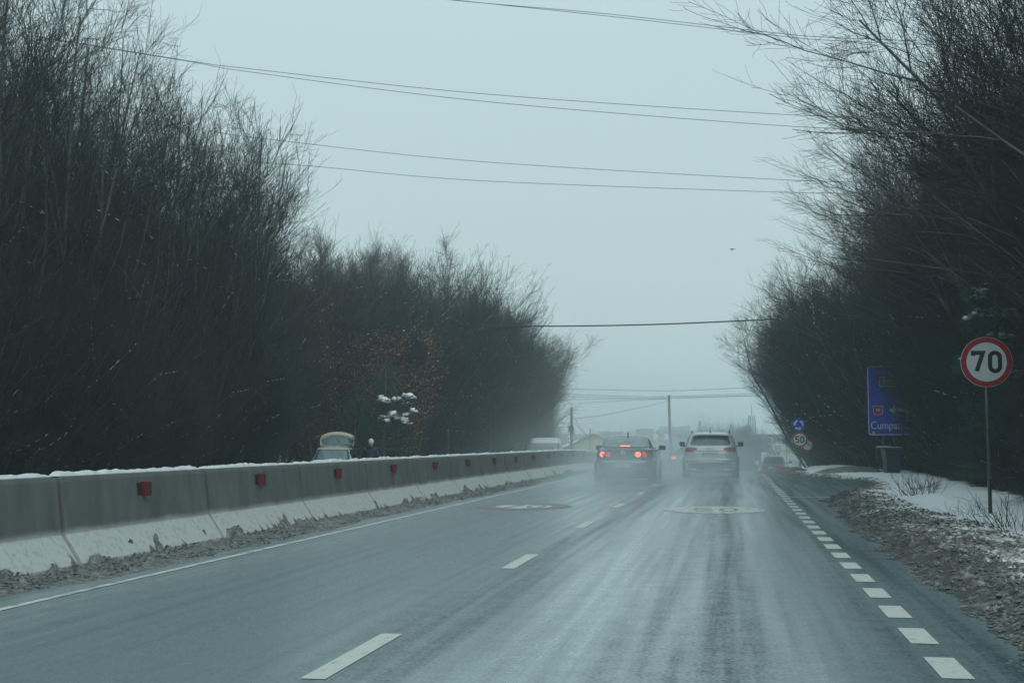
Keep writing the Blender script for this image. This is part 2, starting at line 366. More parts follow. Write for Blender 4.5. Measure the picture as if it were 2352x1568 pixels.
grid_sheet('road', np.linspace(-6.75, 6.0, 12), ysr, lambda X, Y: roadz(X,Y), M['road'])
road = bpy.data.objects['road']
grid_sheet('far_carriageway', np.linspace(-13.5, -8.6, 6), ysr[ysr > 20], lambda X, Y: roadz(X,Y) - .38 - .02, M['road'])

def rows_y(a, b, s0, s1):
    y = [a]
    while y[-1] < b: y.append(y[-1] + s0 + (s1-s0)*(y[-1]-a)/(b-a))
    return np.array(y)
EY = [-5, 7, 12, 24, 28, 31, 35, 40, 43, 46, 49, 54, 62, 120]
EX = [1.62,1.66,1.70,1.76,1.85,2.4,3.5,4.3,4.1,3.0,2.3,1.95,1.75,1.6]
SX = [3.95,3.9,3.7,3.35,3.4,3.6,4.1,4.6,4.5,3.6,2.9,2.5,2.3,2.0]
def verge_parts(X, Y):
    e = np.interp(Y, EY, EX) + (fbm(Y*1.3, Y*0+3, 3, 5)-.5)*.35 + (fbm(Y*5, Y*0+9, 3, 15)-.5)*.10
    s = np.interp(Y, EY, SX) + (fbm(Y*.9, Y*0+1, 3, 8)-.5)*.5
    return e, s
def verge_z(X, Y):
    e, s = verge_parts(X, Y)
    up = sstep(0, .45, X-e)
    lumps = fbm(X*5, Y*3.2, 5, 2); big = fbm(X*1.3, Y*.8, 3, 31)
    slushy = 1 - sstep(-.5, .5, X-s)
    crumbs = np.abs(fbm(X*13, Y*11, 4, 77)-.5)*2
    h = up*(.035 + .05*slushy*lumps + .05*big + .08*sstep(0,.8,X-s) + .11*(.45-crumbs)*slushy*(.4+.9*fbm(X*2,Y*2,2,5)) + .035*(vnoise(X*24,Y*22,88)-.5)*slushy + .02*fbm(X*4,Y*4,3,12) + .012*fbm(X*10,Y*8,3,13)*(1-slushy))
    return roadz(X,Y) - .03 + (h + .03)*sstep(-.12,.02,X-e) 
def verge_dirt(X, Y):
    e, s = verge_parts(X, Y)
    d = 1 - sstep(-.9, .35, X-s)*1.0
    edge = 1 - sstep(.1, .9, X-e)
    v = d*(.46+.30*edge) + (fbm(X*2.2,Y*1.4,4,41)-.5)*.5*d + (fbm(X*12,Y*10,3,51)-.5)*.9*d
    lit = sstep(5.6, 6.8, X + (fbm(X*3,Y*3,3,61)-.5))*.5
    return np.clip(np.maximum(v, lit) + .10, 0, 1)
xv = np.concatenate([np.arange(1.3, 3.6, .02), np.arange(3.6, 4.9, .04), np.arange(4.9, 9, .25)])
yv = rows_y(5, 75, .022, .28)
grid_sheet('snow_verge', xv, yv, verge_z, M['verge'], True, verge_dirt)
# snow banks where the road bends away in the distance
def bank(name, cx, cy, rx, ry, h, dirt=.12, seed=3):
    xs = np.linspace(-1.05, 1.05, 60); ys = np.linspace(-1.05, 1.05, 60)
    def zf(X, Y):
        r = np.sqrt(X*X+Y*Y); return (1-sstep(.25,1.0,r))*h*(.75+.5*fbm(X*3+seed,Y*3,4,seed)) - .03*(r > .98)
    X, Y = np.meshgrid(xs, ys); Z = zf(X, Y) + roadz(X, cy+Y*ry)
    i = np.arange(3600).reshape(60,60); Fc = np.stack([i[:-1,:-1], i[:-1,1:], i[1:,1:], i[1:,:-1]], -1).reshape(-1, 4)
    me = mesh_np(name, np.stack([cx+X*rx, cy+Y*ry, Z], -1).reshape(-1,3), Fc, M['verge'], True)
    a = me.attributes.new('dirt', 'FLOAT', 'POINT')
    a.data.foreach_set('value', (dirt + .35*(fbm(X*4,Y*4,4,seed+3)-.3)*sstep(.9,.3,Z*0+np.sqrt(X*X+Y*Y))).astype(np.float32).ravel())
    o = link(name, me); return tag(o, kind='structure')
p = foot(1735, 100, 0)
bank('snow_bank', p.x+2.6, p.y, 3.6, 16, .55, .05, 3)
p = foot(1865, 60, 0); bank('snow_bank', p.x+.9, p.y-1, 2.3, 7, .30, .15, 9)
p = foot(1778, 54, 0); bank('slush_bank', p.x+.5, p.y, 1.5, 4, .22, .65, 19)
p = foot(1905, 48, 0); bank('slush_bank', p.x+.8, p.y, 1.9, 3.2, .30, .60, 29)

VERGE_TOP = verge_z
# dirty slush along the foot of the barrier
def slz(X, Y):
    u = (X+6.28)/.78
    w_ = .55 + .55*fbm(Y*.5, Y*0+4, 3, 6)
    h = np.clip(1-u/w_, 0, 1)**.8
    l = fbm(X*9, Y*7, 5, 9); l2 = np.abs(fbm(X*16, Y*13, 3, 19)-.5)*2
    return roadz(X,Y) - .012 + h*(.035 + .09*(l-.25) + .05*(.4-l2) + .30*np.clip(fbm(Y*3.6, X*6, 4, 71)-.58,0,1)*np.clip(1-u*2.2,0,1)*3)
xl = np.linspace(-6.30, -5.36, 44); yl = rows_y(8, 76, .04, .3)
o = grid_sheet('slush', xl, yl, slz, M['slush']); o['kind'] = 'stuff'

# painted markings: parts of the road
def quadsheet(name, quads, mat, dz=.004):
    b = MB()
    for q in quads:
        b.add([(x, y, road_z(y)+dz) for x, y in q], [(0,1,2,3)])
    return b.build(name, mat, road)
def rect(x0, x1, y0, y1): return [(x0,y0),(x1,y0),(x1,y1),(x0,y1)]
# lane line: the lines converge to the sight point, x = -2.19 and 1.08..1.24
q = []
for k in range(-1, 16):
    y0 = 12.58 + 5.98*k; q.append(rect(-2.27, -2.13, y0, y0+1.62))
quadsheet('lane_line', q, M['paint'])
q = []
for k in range(-3, 62):
    y0 = 7.18 + 1.19*k; q.append(rect(1.08, 1.25, y0, y0+.68))
quadsheet('edge_dashes', q, M['paint'])
q = [rect(-5.44, -5.36, y, y+4.0) for y in range(2, 78, 4)]
quadsheet('edge_line', q, M['paint_worn'])
quadsheet('junction_line', [rect(1.27, 2.15, 29.7, 29.86)], M['paint_worn'])
def roundel(cx, cy, digits, ring):
    a, b_ = .92, 1.25
    rb = MB(); n = 40
    ri = .58 if digits == '70' else .86
    for nm, r0, r1, mt, dz in (('speed_roundel_ring', ri, 1.0, ring, .004), ('speed_roundel', 0, ri, M['paint_worn'], .0045)):
        k = MB(); vs = []; fs = []
        for i in range(n):
            th = 2*math.pi*i/n
            for r in (max(r0,.001), r1): vs.append((cx+a*r*math.cos(th), cy+b_*r*math.sin(th), dz))
        for i in range(n): j = (i+1) % n; fs.append((2*i, 2*i+1, 2*j+1, 2*j))
        k.add(vs, fs); k.build(nm, mt, road)
roundel(-3.98, 24.6, '70', M['paint_red']); roundel(-.33, 24.0, '50', M['paint_worn'])
for cx, cy in ((-3.98, 24.6), (-.33, 24.0)):
    for s, txt in ((1, '7'), (1, '0')):
        pass
    k = MB()
    def gs(pts, w_=.07, closed=False):
        kk = MB(); kk.stroke(pts, w_, 0, .0005, closed)
        k.add([(v[0], v[2]*1.35+cy, .0085 - v[1]) for v in kk.v], kk.f)
    x = cx-.36
    if cx < -2: gs([(x, .38), (x+.3, .38), (x+.08, -.42)])
    else: gs([(x+.3, .38), (x, .38), (x, .02), (x+.2, .04), (x+.3, -.15), (x+.18, -.4), (x, -.35)])
    gs([(cx+.1+.15+.14*math.cos(t_), .4*math.sin(t_)) for t_ in [i*math.pi/7 for i in range(14)]], closed=True)
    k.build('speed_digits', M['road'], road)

# ------------------------------------------------------------------ concrete barrier
BX = -6.22; PITCH_B = 3.54
prof = [(0,0),(0,.075),(-.19,.35),(-.25,.86),(-.265,.905),(-.30,.915),(-.40,.915),(-.435,.905),(-.45,.86),(-.51,.35),(-.70,.075),(-.70,0)]
def barrier_mesh(seed):
    rng = random.Random(seed); vs = []; fs = []; n = len(prof); ln = PITCH_B-.075
    st = [0, .05, .2, ln/2, ln-.2, ln-.05, ln]
    for i, y in enumerate(st):
        inset = .02 if i in (0, len(st)-1) else 0
        for x, z in prof:
            cx = -.35; vs.append((BX + cx + (x-cx)*(1-inset*.6), y, z - (inset if z > .8 else 0)))
    for i in range(len(st)-1):
        for k in range(n-1):
            fs.append((i*n+k, i*n+k+1, (i+1)*n+k+1, (i+1)*n+k))
        fs.append((i*n+n-1, i*n, (i+1)*n, (i+1)*n+n-1))
    fs.append(tuple(range(n))); fs.append(tuple(reversed([(len(st)-1)*n+k for k in range(n)])))
    me = bpy.data.meshes.new('concrete_block'); me.from_pydata(vs, [], fs); me.materials.append(M['barrier'])
    bm = bmesh.new(); bm.from_mesh(me); bmesh.ops.recalc_face_normals(bm, faces=bm.faces); bm.to_mesh(me); bm.free()
    return me
def cap_mesh(seed):
    ln = PITCH_B-.10; ys = np.arange(0.01, ln, .03); xs = np.linspace(0, 1, 9)
    X, Y = np.meshgrid(xs, ys); prof_ = np.sin(np.pi*X)**.55
    endf = sstep(0, .10, Y)*sstep(ln, ln-.10, Y)
    hgt = .6*(.020 + .050*vnoise(Y*9, Y*0+seed, seed) + .035*fbm(X*4, Y*12, 3, seed+4))*endf*(.55+.6*vnoise(Y*1.5, Y*0+7, seed+2))
    Z = .912 + prof_*hgt
    xx = BX - .29 - .13*X + .012*(vnoise(Y*10, X*3, seed+9)-.5)
    i = np.arange(X.size).reshape(X.shape); Fc = np.stack([i[:-1,:-1], i[:-1,1:], i[1:,1:], i[1:,:-1]], -1).reshape(-1,4)
    return mesh_np('snow_cap', np.stack([xx, Y, Z], -1).reshape(-1,3), Fc, M['snow_dull'], True)
M['refl'] = mat('reflector_red', (0.105,0.010,0.016), .6, var=.2, scale=30)
def refl_meshes():
    b = MB(); b.box((BX-.235, 1.70, .65), (BX-.145, 1.712, .81)); f = b
    h = MB(); h.box((BX-.24, 1.7125, .655), (BX-.150, 1.78, .805)); h.box((BX-.255, 1.60, .66), (BX-.225, 1.699, .80))
    return b, h
words = ['nearest','second','third','fourth','fifth','sixth','seventh','eighth','ninth','tenth','eleventh','twelfth','thirteenth','fourteenth','fifteenth','sixteenth','seventeenth','eighteenth','nineteenth']
cmesh = [cap_mesh(s) for s in range(5)]; bmesh0 = barrier_mesh(1)
b_, h_ = refl_meshes()
rf = None
for i in range(19):
    y = 11.66 + PITCH_B*(i-1)
    t = thing('barrier_block', f'grey concrete barrier block topped with snow, {words[i]} in the row from the camera', 'barrier', (0, y, road_z(y+1.8)), 0, 'concrete barrier blocks along the left road edge')
    link('concrete_block', bmesh0, t); link('snow_cap', cmesh[i % 5], t)
    if rf is None:
        rf = b_.build('reflector', M['refl'], t); rh = h_.build('reflector_housing', M['trim'], t)
    else:
        a = rf.copy(); C.objects.link(a); a.parent = t; a = rh.copy(); C.objects.link(a); a.parent = t

# ------------------------------------------------------------------ bare trees
def unit(v): return v/np.maximum(np.linalg.norm(v, axis=-1, keepdims=True), 1e-9)
def grow(rng, P, Rd, m, lr, ang, K, wob, up=0., lean=0., tmin=.15, tmax=1., rr=.55, rmin=.0035, taper=.3, absl=None):
    n, Kp, _ = P.shape; N = n*m; idx = np.repeat(np.arange(n), m)
    t = rng.uniform(tmin, tmax, N); f = t*(Kp-1); k = np.minimum(f.astype(int), Kp-2); u = (f-k)[:, None]
    p = P[idx, k]*(1-u) + P[idx, k+1]*u
    T = unit(P[idx, k+1]-P[idx, k]); r0 = (Rd[idx, k]*(1-u[:,0]) + Rd[idx, k+1]*u[:,0])*rr
    plen = np.linalg.norm(np.diff(P, axis=1), axis=2).sum(1)[idx]
    Ln = plen*rng.uniform(*lr, N)*(1.1-.55*t) if absl is None else rng.uniform(*absl, N)*(1.1-.4*t)
    q = unit(rng.normal(size=(N,3))); q = unit(q - T*(q*T).sum(1, keepdims=True))
    a = np.radians(rng.uniform(*ang, N))[:, None]
    d = T*np.cos(a) + q*np.sin(a)
    out = np.zeros((N, K, 3)); out[:, 0] = p
    for i in range(1, K):
        d = unit(d + rng.normal(size=(N,3))*wob + np.array([lean, 0, up]))
        p = p + d*(Ln/(K-1))[:, None]; out[:, i] = p
    s = np.linspace(1, taper, K)[None]
    return out, np.maximum(r0[:, None]*s, rmin)
def tubes(P, Rd, sides):
    n, K, _ = P.shape
    T = np.empty_like(P); T[:, 1:-1] = P[:, 2:]-P[:, :-2]; T[:, 0] = P[:, 1]-P[:, 0]; T[:, -1] = P[:, -1]-P[:, -2]
    T = unit(T); ref = np.where(np.abs(T[..., 2:3]) > .85, np.array([1.,0,0]), np.array([0,0,1.]))
    A = unit(np.cross(T, ref)); B = np.cross(T, A)
    th = np.arange(sides)*2*np.pi/sides
    V = P[:, :, None] + Rd[:, :, None, None]*(A[:, :, None]*np.cos(th)[None,None,:,None] + B[:, :, None]*np.sin(th)[None,None,:,None])
    i = np.arange(n*K*sides).reshape(n, K, sides); j = np.roll(i, -1, axis=2)
    Fc = np.stack([i[:, :-1], j[:, :-1], j[:, 1:], i[:, 1:]], -1).reshape(-1, 4)
    return V.reshape(-1, 3), Fc
def join(parts):
    V = []; Fc = []; b = 0
    for v, f in parts: V.append(v); Fc.append(f+b); b += len(v)
    return np.concatenate(V), np.concatenate(Fc)
def blobs(rng, pts, size, flat=.6):
    """small lumps of snow, as squashed eight-sided pebbles"""
    n = len(pts); base = []
    for k in range(6): base.append((math.cos(k*math.pi/3), math.sin(k*math.pi/3), 0))
    for k in range(6): base.append((.6*math.cos(k*math.pi/3+.3), .6*math.sin(k*math.pi/3+.3), .75))
    for k in range(6): base.append((.5*math.cos(k*math.pi/3), .5*math.sin(k*math.pi/3), -.35))
    base = np.array(base); fc = []
    for k in range(6):
        j = (k+1) % 6; fc += [(k, j, 6+j, 6+k), (12+k, 12+j, j, k)]
    fc += [(6,7,8,9), (6,9,10,11), (12,15,14,13), (12,17,16,15)]
    s = rng.uniform(*size, (n,1,1)); sc = np.stack([rng.uniform(.7,1.6,n), rng.uniform(.7,1.6,n), rng.uniform(.4,1.,n)*flat*1.3], -1)[:, None]
    V = pts[:, None] + (base[None]*sc + rng.normal(size=(n,18,3))*.12)*s
    F_ = (np.array(fc)[None] + (np.arange(n)*18)[:, None, None]).reshape(-1, 4)
    return V.reshape(-1,3), F_
def snow_on(rng, P, Rd, frac, slope=.75, thick=1.0):
    """snow lying on the upper side of the flatter twigs"""
    n, K, _ = P.shape
    seg = P[:, 1:]-P[:, :-1]; flat = np.abs(unit(seg)[..., 2]) < slope
    pick = flat & (rng.uniform(size=flat.shape) < .75) & (rng.uniform(size=(n,1)) < frac)
    a = P[:, :-1][pick]; b = P[:, 1:][pick]; r = Rd[:, :-1][pick]
    s0 = rng.uniform(0, .4, len(a))[:, None]; s1 = s0 + rng.uniform(.2, .6, len(a))[:, None]
    c0 = a + (b-a)*s0; c1 = a + (b-a)*s1; mid = (c0+c1)/2
    Q = np.stack([c0, mid, c1], 1); w_ = np.minimum(r*.8+.005*thick, .016)
    Q[..., 2] += (r + w_*.35)[:, None]; Q[:, 1, 2] += w_*.3
    RR = np.stack([w_*.5, w_*rng.uniform(.9,1.5,len(a)), w_*.4], 1)
    return tubes(Q, RR, 4)
def stems(rng, n, h, spread, lean, K=12, r0=(.05,.10), wob=.07, base=.35):
    P = np.zeros((n, K, 3)); Rd = np.zeros((n, K))
    th = rng.uniform(0, 2*np.pi, n); p = np.stack([np.cos(th)*base*rng.uniform(.2,1,n), np.sin(th)*base*rng.uniform(.2,1,n), np.full(n, -.25)], 1)
    tilt = rng.uniform(.15, 1, n)*spread
    d = np.stack([np.cos(th)*tilt + lean, np.sin(th)*tilt, np.ones(n)], 1); d = unit(d)
    Ln = h*rng.uniform(.75, 1.05, n); P[:, 0] = p
    for i in range(1, K):
        d = unit(d + rng.normal(size=(n,3))*wob + np.array([0,0,.03])); p = p + d*(Ln/(K-1))[:, None]; P[:, i] = p
    r = rng.uniform(*r0, n)
    Rd = r[:, None]*np.linspace(1, .16, K)[None]**.9
    return P, Rd
def tree_kind(seed, h=12, n=5, spread=.3, lean=.15, m1=15, l1=(.22,.42), a1=(22,50), up1=.05, m2=12, l2=(.8,1.9), m3=9, l3=(.3,.85), wob=.13, up=.04, ln=.02, rt=.004,
              tw='twig', snow=.03, sn_th=1.0, low=.12, leaves=0, r0=(.05,.10), blob=0, clip=None, whips=3, wl=1.6):
    rng = np.random.default_rng(seed)
    P0, R0 = stems(rng, n, h, spread, lean, r0=r0)
    if clip is not None:
        z0 = clip[2] if len(clip) > 2 else 0
        env = clip[0] + clip[1]*np.clip(P0[..., 2]-z0, 0, 5.5) - 1.0
        P0[..., 0] = np.where(P0[..., 0] > env, env + (P0[..., 0]-env)*.2, P0[..., 0])
    def keep(P, Rd):
        if clip is None: return P, Rd
        k = (P[..., 0] < clip[0] + clip[1]*np.maximum(P[..., 2]-z0, 0) + rng.uniform(-.5,.5,(len(P),1))).all(1) & (P[..., 2] > .1).all(1); return P[k], Rd[k]
    P1, R1 = keep(*grow(rng, P0, R0, m1, l1, a1, 9, wob*.7, up1, ln, tmin=low, tmax=.98, rr=.58, rmin=rt*2.2, taper=.28))
    P2, R2 = grow(rng, P1, R1, m2, None, (22,58), 6, wob, up, ln, tmin=.12, rr=.5, rmin=rt*1.15, taper=.4, absl=l2)
    P2b, R2b = grow(rng, P0, R0, m2, None, (25,60), 6, wob, up, ln, tmin=.3, rr=.25, rmin=rt*1.15, taper=.4, absl=l2)
    P2, R2 = keep(np.concatenate([P2, P2b]), np.concatenate([R2, R2b]))
    P3, R3 = grow(rng, P2, R2, m3, None, (20,60), 4, wob*1.2, up, ln, tmin=.1, rr=.6, rmin=rt*.8, taper=.5, absl=l3)
    P3, R3 = keep(P3, R3)
    PW, RW = grow(rng, P1, R1, whips, None, (4,26), 9, .05, .035, .01, tmin=.45, rr=.55, rmin=rt*1.2, taper=.35, absl=(1.1,2.7))
    if clip is not None:
        k = (PW[..., 0] < clip[0] + wl + (clip[1]+.12)*np.maximum(PW[..., 2]-z0, 0)).all(1) & (PW[..., 2] > 1.2).all(1); PW = PW[k]; RW = RW[k]
    PX, RX = grow(rng, PW, RW, 6, None, (18,45), 5, .10, .03, 0, tmin=.1, rr=.6, rmin=rt*.8, taper=.5, absl=(.2,.7))
    trunk = mesh_np('trunk', *join([tubes(P0, R0, 6), tubes(P1, R1, 4)]), M['bark'], True)
    crown = mesh_np('crown', *join([tubes(P2, R2, 3), tubes(P3, R3, 3), tubes(PW, RW, 3), tubes(PX, RX, 3)]), M[tw])
    out = {'trunk': trunk, 'crown': crown}
    if snow:
        sn = [snow_on(rng, P0, R0, min(.2, snow*9), .985, sn_th), snow_on(rng, P1, R1, snow*6, .90, sn_th*1.3), snow_on(rng, P2, R2, snow*2.2, .8, sn_th*.8), snow_on(rng, P3, R3, snow*.25, .7, sn_th*.6)]
        pts = np.concatenate([P2[:, 2], P1[:, 4]]); k = max(6, int(len(pts)*(snow*.12+blob))); pts = pts[rng.choice(len(pts), k, replace=False)]
        pts = pts + np.array([0,0,.02]); sn.append(blobs(rng, pts, (.015*sn_th, .04*sn_th)))
        out['snow_patches'] = mesh_np('snow_patches', *join(sn), M['snow'], True)
    if leaves:
        src = P3[:, 2:].reshape(-1, 3); pts = src[rng.choice(len(src), leaves)] + rng.normal(size=(leaves,3))*.03
        a = unit(rng.normal(size=(leaves,3))); b = unit(np.cross(a, rng.normal(size=(leaves,3)))); s = rng.uniform(.04,.085,(leaves,1))
        V = np.stack([pts-a*s, pts-b*s*.5, pts+a*s, pts+b*s*.5], 1).reshape(-1,3)
        out['dead_leaves'] = mesh_np('dead_leaves', V, np.arange(leaves*4).reshape(-1,4), M['leaf_brown'])
    return out
def conifer_kind(seed, h=8, tuft=2600, snowy=12, wid=.42, blob=(.10,.27), band=(.50,.72)):
    rng = np.random.default_rng(seed)
    P0 = np.zeros((1, 10, 3)); P0[0, :, 2] = np.linspace(-.2, h, 10); P0[0, :, 0] = rng.normal(size=10).cumsum()*.03
    R0 = np.linspace(.13, .02, 10)[None]
    n = 90; t = np.sort(rng.uniform(.06, .99, n)); th = np.arange(n)*2.4 + rng.normal(size=n)*.3
    Ln = h*wid*(1-t)**.8*rng.uniform(.7,1.1,n) + .15; K = 7; P1 = np.zeros((n,K,3))
    for i in range(K):
        s = i/(K-1); P1[:, i] = np.stack([np.cos(th)*Ln*s, np.sin(th)*Ln*s, t*h - .18*Ln*s + .22*Ln*s*s], 1)
    R1 = np.maximum(.03*(1-t)[:, None]*np.linspace(1,.2,K)[None], .006)
    P2, R2 = grow(rng, P1, R1, 9, None, (30,55), 4, .08, -.02, 0, tmin=.2, rr=.5, rmin=.004, absl=(.25,.8))
    src = np.concatenate([P2[:, 1:].reshape(-1,3), P1[:, 2:].reshape(-1,3)]); c = src[rng.choice(len(src), tuft)]
    cand = src[(src[:, 2] > h*band[0]) & (src[:, 2] < h*band[1]) & (src[:, 0] > -.2) & (src[:, 1] < .4)]
    up = cand[rng.choice(len(cand), snowy)] + np.array([0,0,.07]); ex = snowy*60
    c = np.concatenate([c, np.repeat(up, 60, axis=0) + rng.normal(size=(ex,3))*np.array([.28,.28,.10]) - np.array([0,0,.12])]); tuft = tuft+ex
    k = 16; d = unit(rng.normal(size=(tuft,k,3)) + np.array([0,0,.35])); s = rng.uniform(.08,.17,(tuft,k,1))
    wv = unit(np.cross(d, rng.normal(size=(tuft,k,3))))*.006
    c4 = c[:, None] + np.zeros_like(d); V = np.stack([c4-wv, c4+d*s-wv*.3, c4+d*s+wv*.3, c4+wv], 2).reshape(-1,3)
    reps = 6; up = (up[:, None] + rng.normal(size=(snowy, reps, 3))*np.array([.15,.15,.07])).reshape(-1,3)
    return {'trunk': mesh_np('trunk', *join([tubes(P0, R0, 7), tubes(P1, R1, 4), tubes(P2, R2, 3)]), M['bark'], True),
            'crown': mesh_np('crown', V, np.arange(tuft*k*4).reshape(-1,4), M['needle']),
            'snow_patches': mesh_np('snow_patches', *blobs(rng, up, blob, .85), M['snow'], True)}
KIND = {
 'tall_a': tree_kind(1, h=13.0, n=6, m2=9, m3=7, r0=(.06,.12), spread=.24, lean=.16, ln=.005, snow=.008, clip=(1.7,.17), tw='twig_grey', wl=.9),
 'tall_b': tree_kind(2, h=11.8, n=6, m2=9, m3=7, r0=(.05,.11), spread=.34, lean=.32, ln=.01, snow=.010, clip=(1.7,.18), wl=.8),
 'tall_c': tree_kind(3, h=13.5, n=6, m2=9, m3=7, r0=(.06,.12), spread=.20, lean=.12, ln=.005, snow=.008, clip=(1.7,.17), tw='twig_grey', wl=.9),
 'sweep_a': tree_kind(4, h=10.5, n=8, spread=.42, lean=.40, m1=14, l1=(.25,.5), up1=.03, ln=.03, snow=.014, tw='twig_brown', wob=.11, low=.05, clip=(1.6,.52), wl=.9),
 'sweep_b': tree_kind(5, h=9.0, n=9, spread=.55, lean=.32, m1=13, l1=(.25,.5), ln=.03, snow=.014, wob=.11, low=.04, tw='twig', clip=(1.6,.52), wl=.9),
 'road_a': tree_kind(24, h=10.5, n=8, spread=.42, lean=.40, m1=14, l1=(.25,.5), up1=.02, ln=.03, snow=.008, tw='twig_brown', wob=.11, low=.08, clip=(2.1,.95,3.2)),
 'road_b': tree_kind(25, h=11.5, n=7, spread=.42, lean=.42, m1=15, l1=(.25,.5), up1=.02, ln=.03, snow=.008, tw='twig_brown', wob=.10, low=.10, clip=(2.1,.95,3.2)),
 'dome_a': tree_kind(14, h=8.6, n=12, spread=.75, lean=.12, m1=13, l1=(.25,.5), up1=.05, ln=.0, snow=.014, wob=.11, low=.04, tw='twig', clip=(2.0,.4)),
 'bushy_a': tree_kind(6, h=6.5, n=16, spread=.7, lean=.05, m1=11, l1=(.3,.55), m2=9, m3=8, l2=(.5,1.4), ln=.01, snow=.014, low=.05, r0=(.02,.045), tw='twig_brown', clip=(1.0,.35)),
 'bushy_b': tree_kind(7, h=5.0, n=18, spread=.85, lean=.05, m1=10, l1=(.3,.6), m2=9, m3=8, l2=(.4,1.2), snow=.014, low=.03, r0=(.015,.035), tw='twig', clip=(1.0,.4)),
 'broom': tree_kind(8, h=11.5, n=5, spread=.12, lean=.02, m1=34, l1=(.14,.26), a1=(15,32), up1=.12, m2=12, l2=(.5,1.2), m3=8, up=.12, ln=0, snow=.006, tw='twig_pale', low=.1),
 'oak': tree_kind(9, h=8.5, n=6, spread=.45, lean=.1, m1=12, l1=(.25,.45), m2=10, m3=7, snow=.10, sn_th=1.8, leaves=9000, blob=.12, tw='twig_brown', low=.05),
 'pine': conifer_kind(10),
 'pine_b': conifer_kind(11, h=10.5, tuft=4200, snowy=40, wid=.30, blob=(.04,.11), band=(.35,.8)),
}
trng = random.Random(77)
def plant(kind, name, loc, rz, label, cat, group=None, sc=1.0, parts=None):
    t = thing(name, label, cat, loc, rz, group, sc)
    for pn, me in KIND[kind].items():
        if parts and pn not in parts: continue
        o = link(pn, me, t)
        if pn in ('snow_patches', 'dead_leaves'): o['kind'] = 'stuff'
    return t
def thicket(kinds, spots, name, label, cat, group, base_rz, jit=.5, scs=(.85,1.15), dz=-.1):
    for (x, y) in spots:
        k = trng.choice(kinds)
        plant(k, name, (x, y, float(land_z(x, y))+dz), base_rz + trng.uniform(-jit, jit), label, cat, group, trng.uniform(*scs))
def line(x0, y0, x1, y1, n, jx=.5, jy=.6):
    return [(x0+(x1-x0)*i/(n-1)+trng.uniform(-jx,jx), y0+(y1-y0)*i/(n-1)+trng.uniform(-jy,jy)) for i in range(n)]
road_lab = 0
G1 = 'bare trees in the near left thicket'; L1 = 'tall bare dark tree in the dense thicket at the left edge, behind the barrier'
thicket(['tall_b','dome_a','tall_b'], line(-14.8,20.5,-15.0,33.5,6,.3), 'bare_tree', L1, 'tree', G1, 0, .4, (.85,1.0))
thicket(['tall_a','tall_b','tall_c'], line(-18.0,25,-18.3,42,8), 'bare_tree', L1, 'tree', G1, 0, .5, (.88,1.0))
thicket(['tall_a','tall_c','tall_b'], line(-22,32,-23,50,8), 'bare_tree', L1, 'tree', G1, 0, .6, (.8,.92))
thicket(['tall_a','tall_c'], line(-27,42,-28,62,7), 'bare_tree', L1, 'tree', G1, 0, .6, (.75,.85))
L1b = 'low bare snow-flecked shrub at the foot of the dense thicket at the left edge'
thicket(['bushy_a','bushy_b','bushy_b'], line(-14.4,18,-14.7,36,13,.3), 'bare_shrub', L1b, 'shrub', 'bare shrubs at the foot of the near left thicket', 0, 1.0, (.75,1.0))
thicket(['bushy_a','bushy_b'], line(-16.8,24,-17.2,43,12), 'bare_shrub', L1b, 'shrub', 'bare shrubs at the foot of the near left thicket', 0, 3.0, (.9,1.2))
thicket(['bushy_a','bushy_b'], line(-20.5,32,-20.5,56,11), 'bare_shrub', L1b, 'shrub', 'bare shrubs at the foot of the near left thicket', 0, 3.0, (1.1,1.4))
# second thicket on the left, behind the parked cars
G2 = 'bare trees in the far left thicket'; L2 = 'bare rounded tree in the thicket behind the parked cars, left of the road centre'
thicket(['dome_a','sweep_b'], line(-15.8,56,-15.6,63,4), 'bare_tree', L2, 'tree', G2, 0, .7, (.84,.94))
thicket(['dome_a','sweep_b','dome_a'], line(-15.4,66,-15.6,87,9), 'bare_tree', L2, 'tree', G2, 0, .7, (1.0,1.15))
thicket(['dome_a'], line(-20,61,-20,68,3), 'bare_tree', L2, 'tree', G2, 0, .8, (1.0,1.1))
thicket(['dome_a','dome_a','tall_b'], line(-19.2,69,-18.8,92,8), 'bare_tree', L2, 'tree', G2, 0, .8, (1.15,1.28))
thicket(['dome_a'], line(-24,76,-23,94,5), 'bare_tree', L2, 'tree', G2, 0, 2, (1.1,1.25))
L2b = 'low bare shrub at the foot of the thicket behind the parked cars'
thicket(['bushy_a','bushy_b'], line(-15.6,56,-14.6,87,14), 'bare_shrub', L2b, 'shrub', 'bare shrubs at the foot of the far left thicket', 0, 1.5, (.85,1.1))
thicket(['bushy_a','bushy_b'], line(-19,56,-15.5,92,12), 'bare_shrub', L2b, 'shrub', 'bare shrubs at the foot of the far left thicket', 0, 3, (1.1,1.35))
for px, dp, s in ((775, 72, 1.12), (800, 74, 1.18), (852, 75, 1.16), (745, 76, 1.0), (905,78,1.12), (826,77,1.1), (875,76,1.08)):
    p = foot(px, dp, 0); 
    plant('broom', 'poplar_tree', (p.x, p.y, float(land_z(p.x,p.y))-.2), trng.uniform(0,6), 'tall pale broom-shaped bare tree rising at the back of the middle thicket', 'tree', 'pale upright trees behind the thicket', s)
for (px, dp, s, lb) in ((728, 54.5, .74, 'tree with russet dead leaves and snow, left of the parked beige estate car'),
                    (812, 55, .76, 'tree with russet dead leaves and snow, right behind the beige estate car'),
                    (915, 54, .66, 'tree with russet dead leaves above the snowy evergreen, right of the standing person')):
    p = foot(px, dp, 0); plant('oak', 'oak_tree', (p.x, p.y, float(land_z(p.x,p.y))-.15), trng.uniform(0,6), lb, 'tree', None, s)
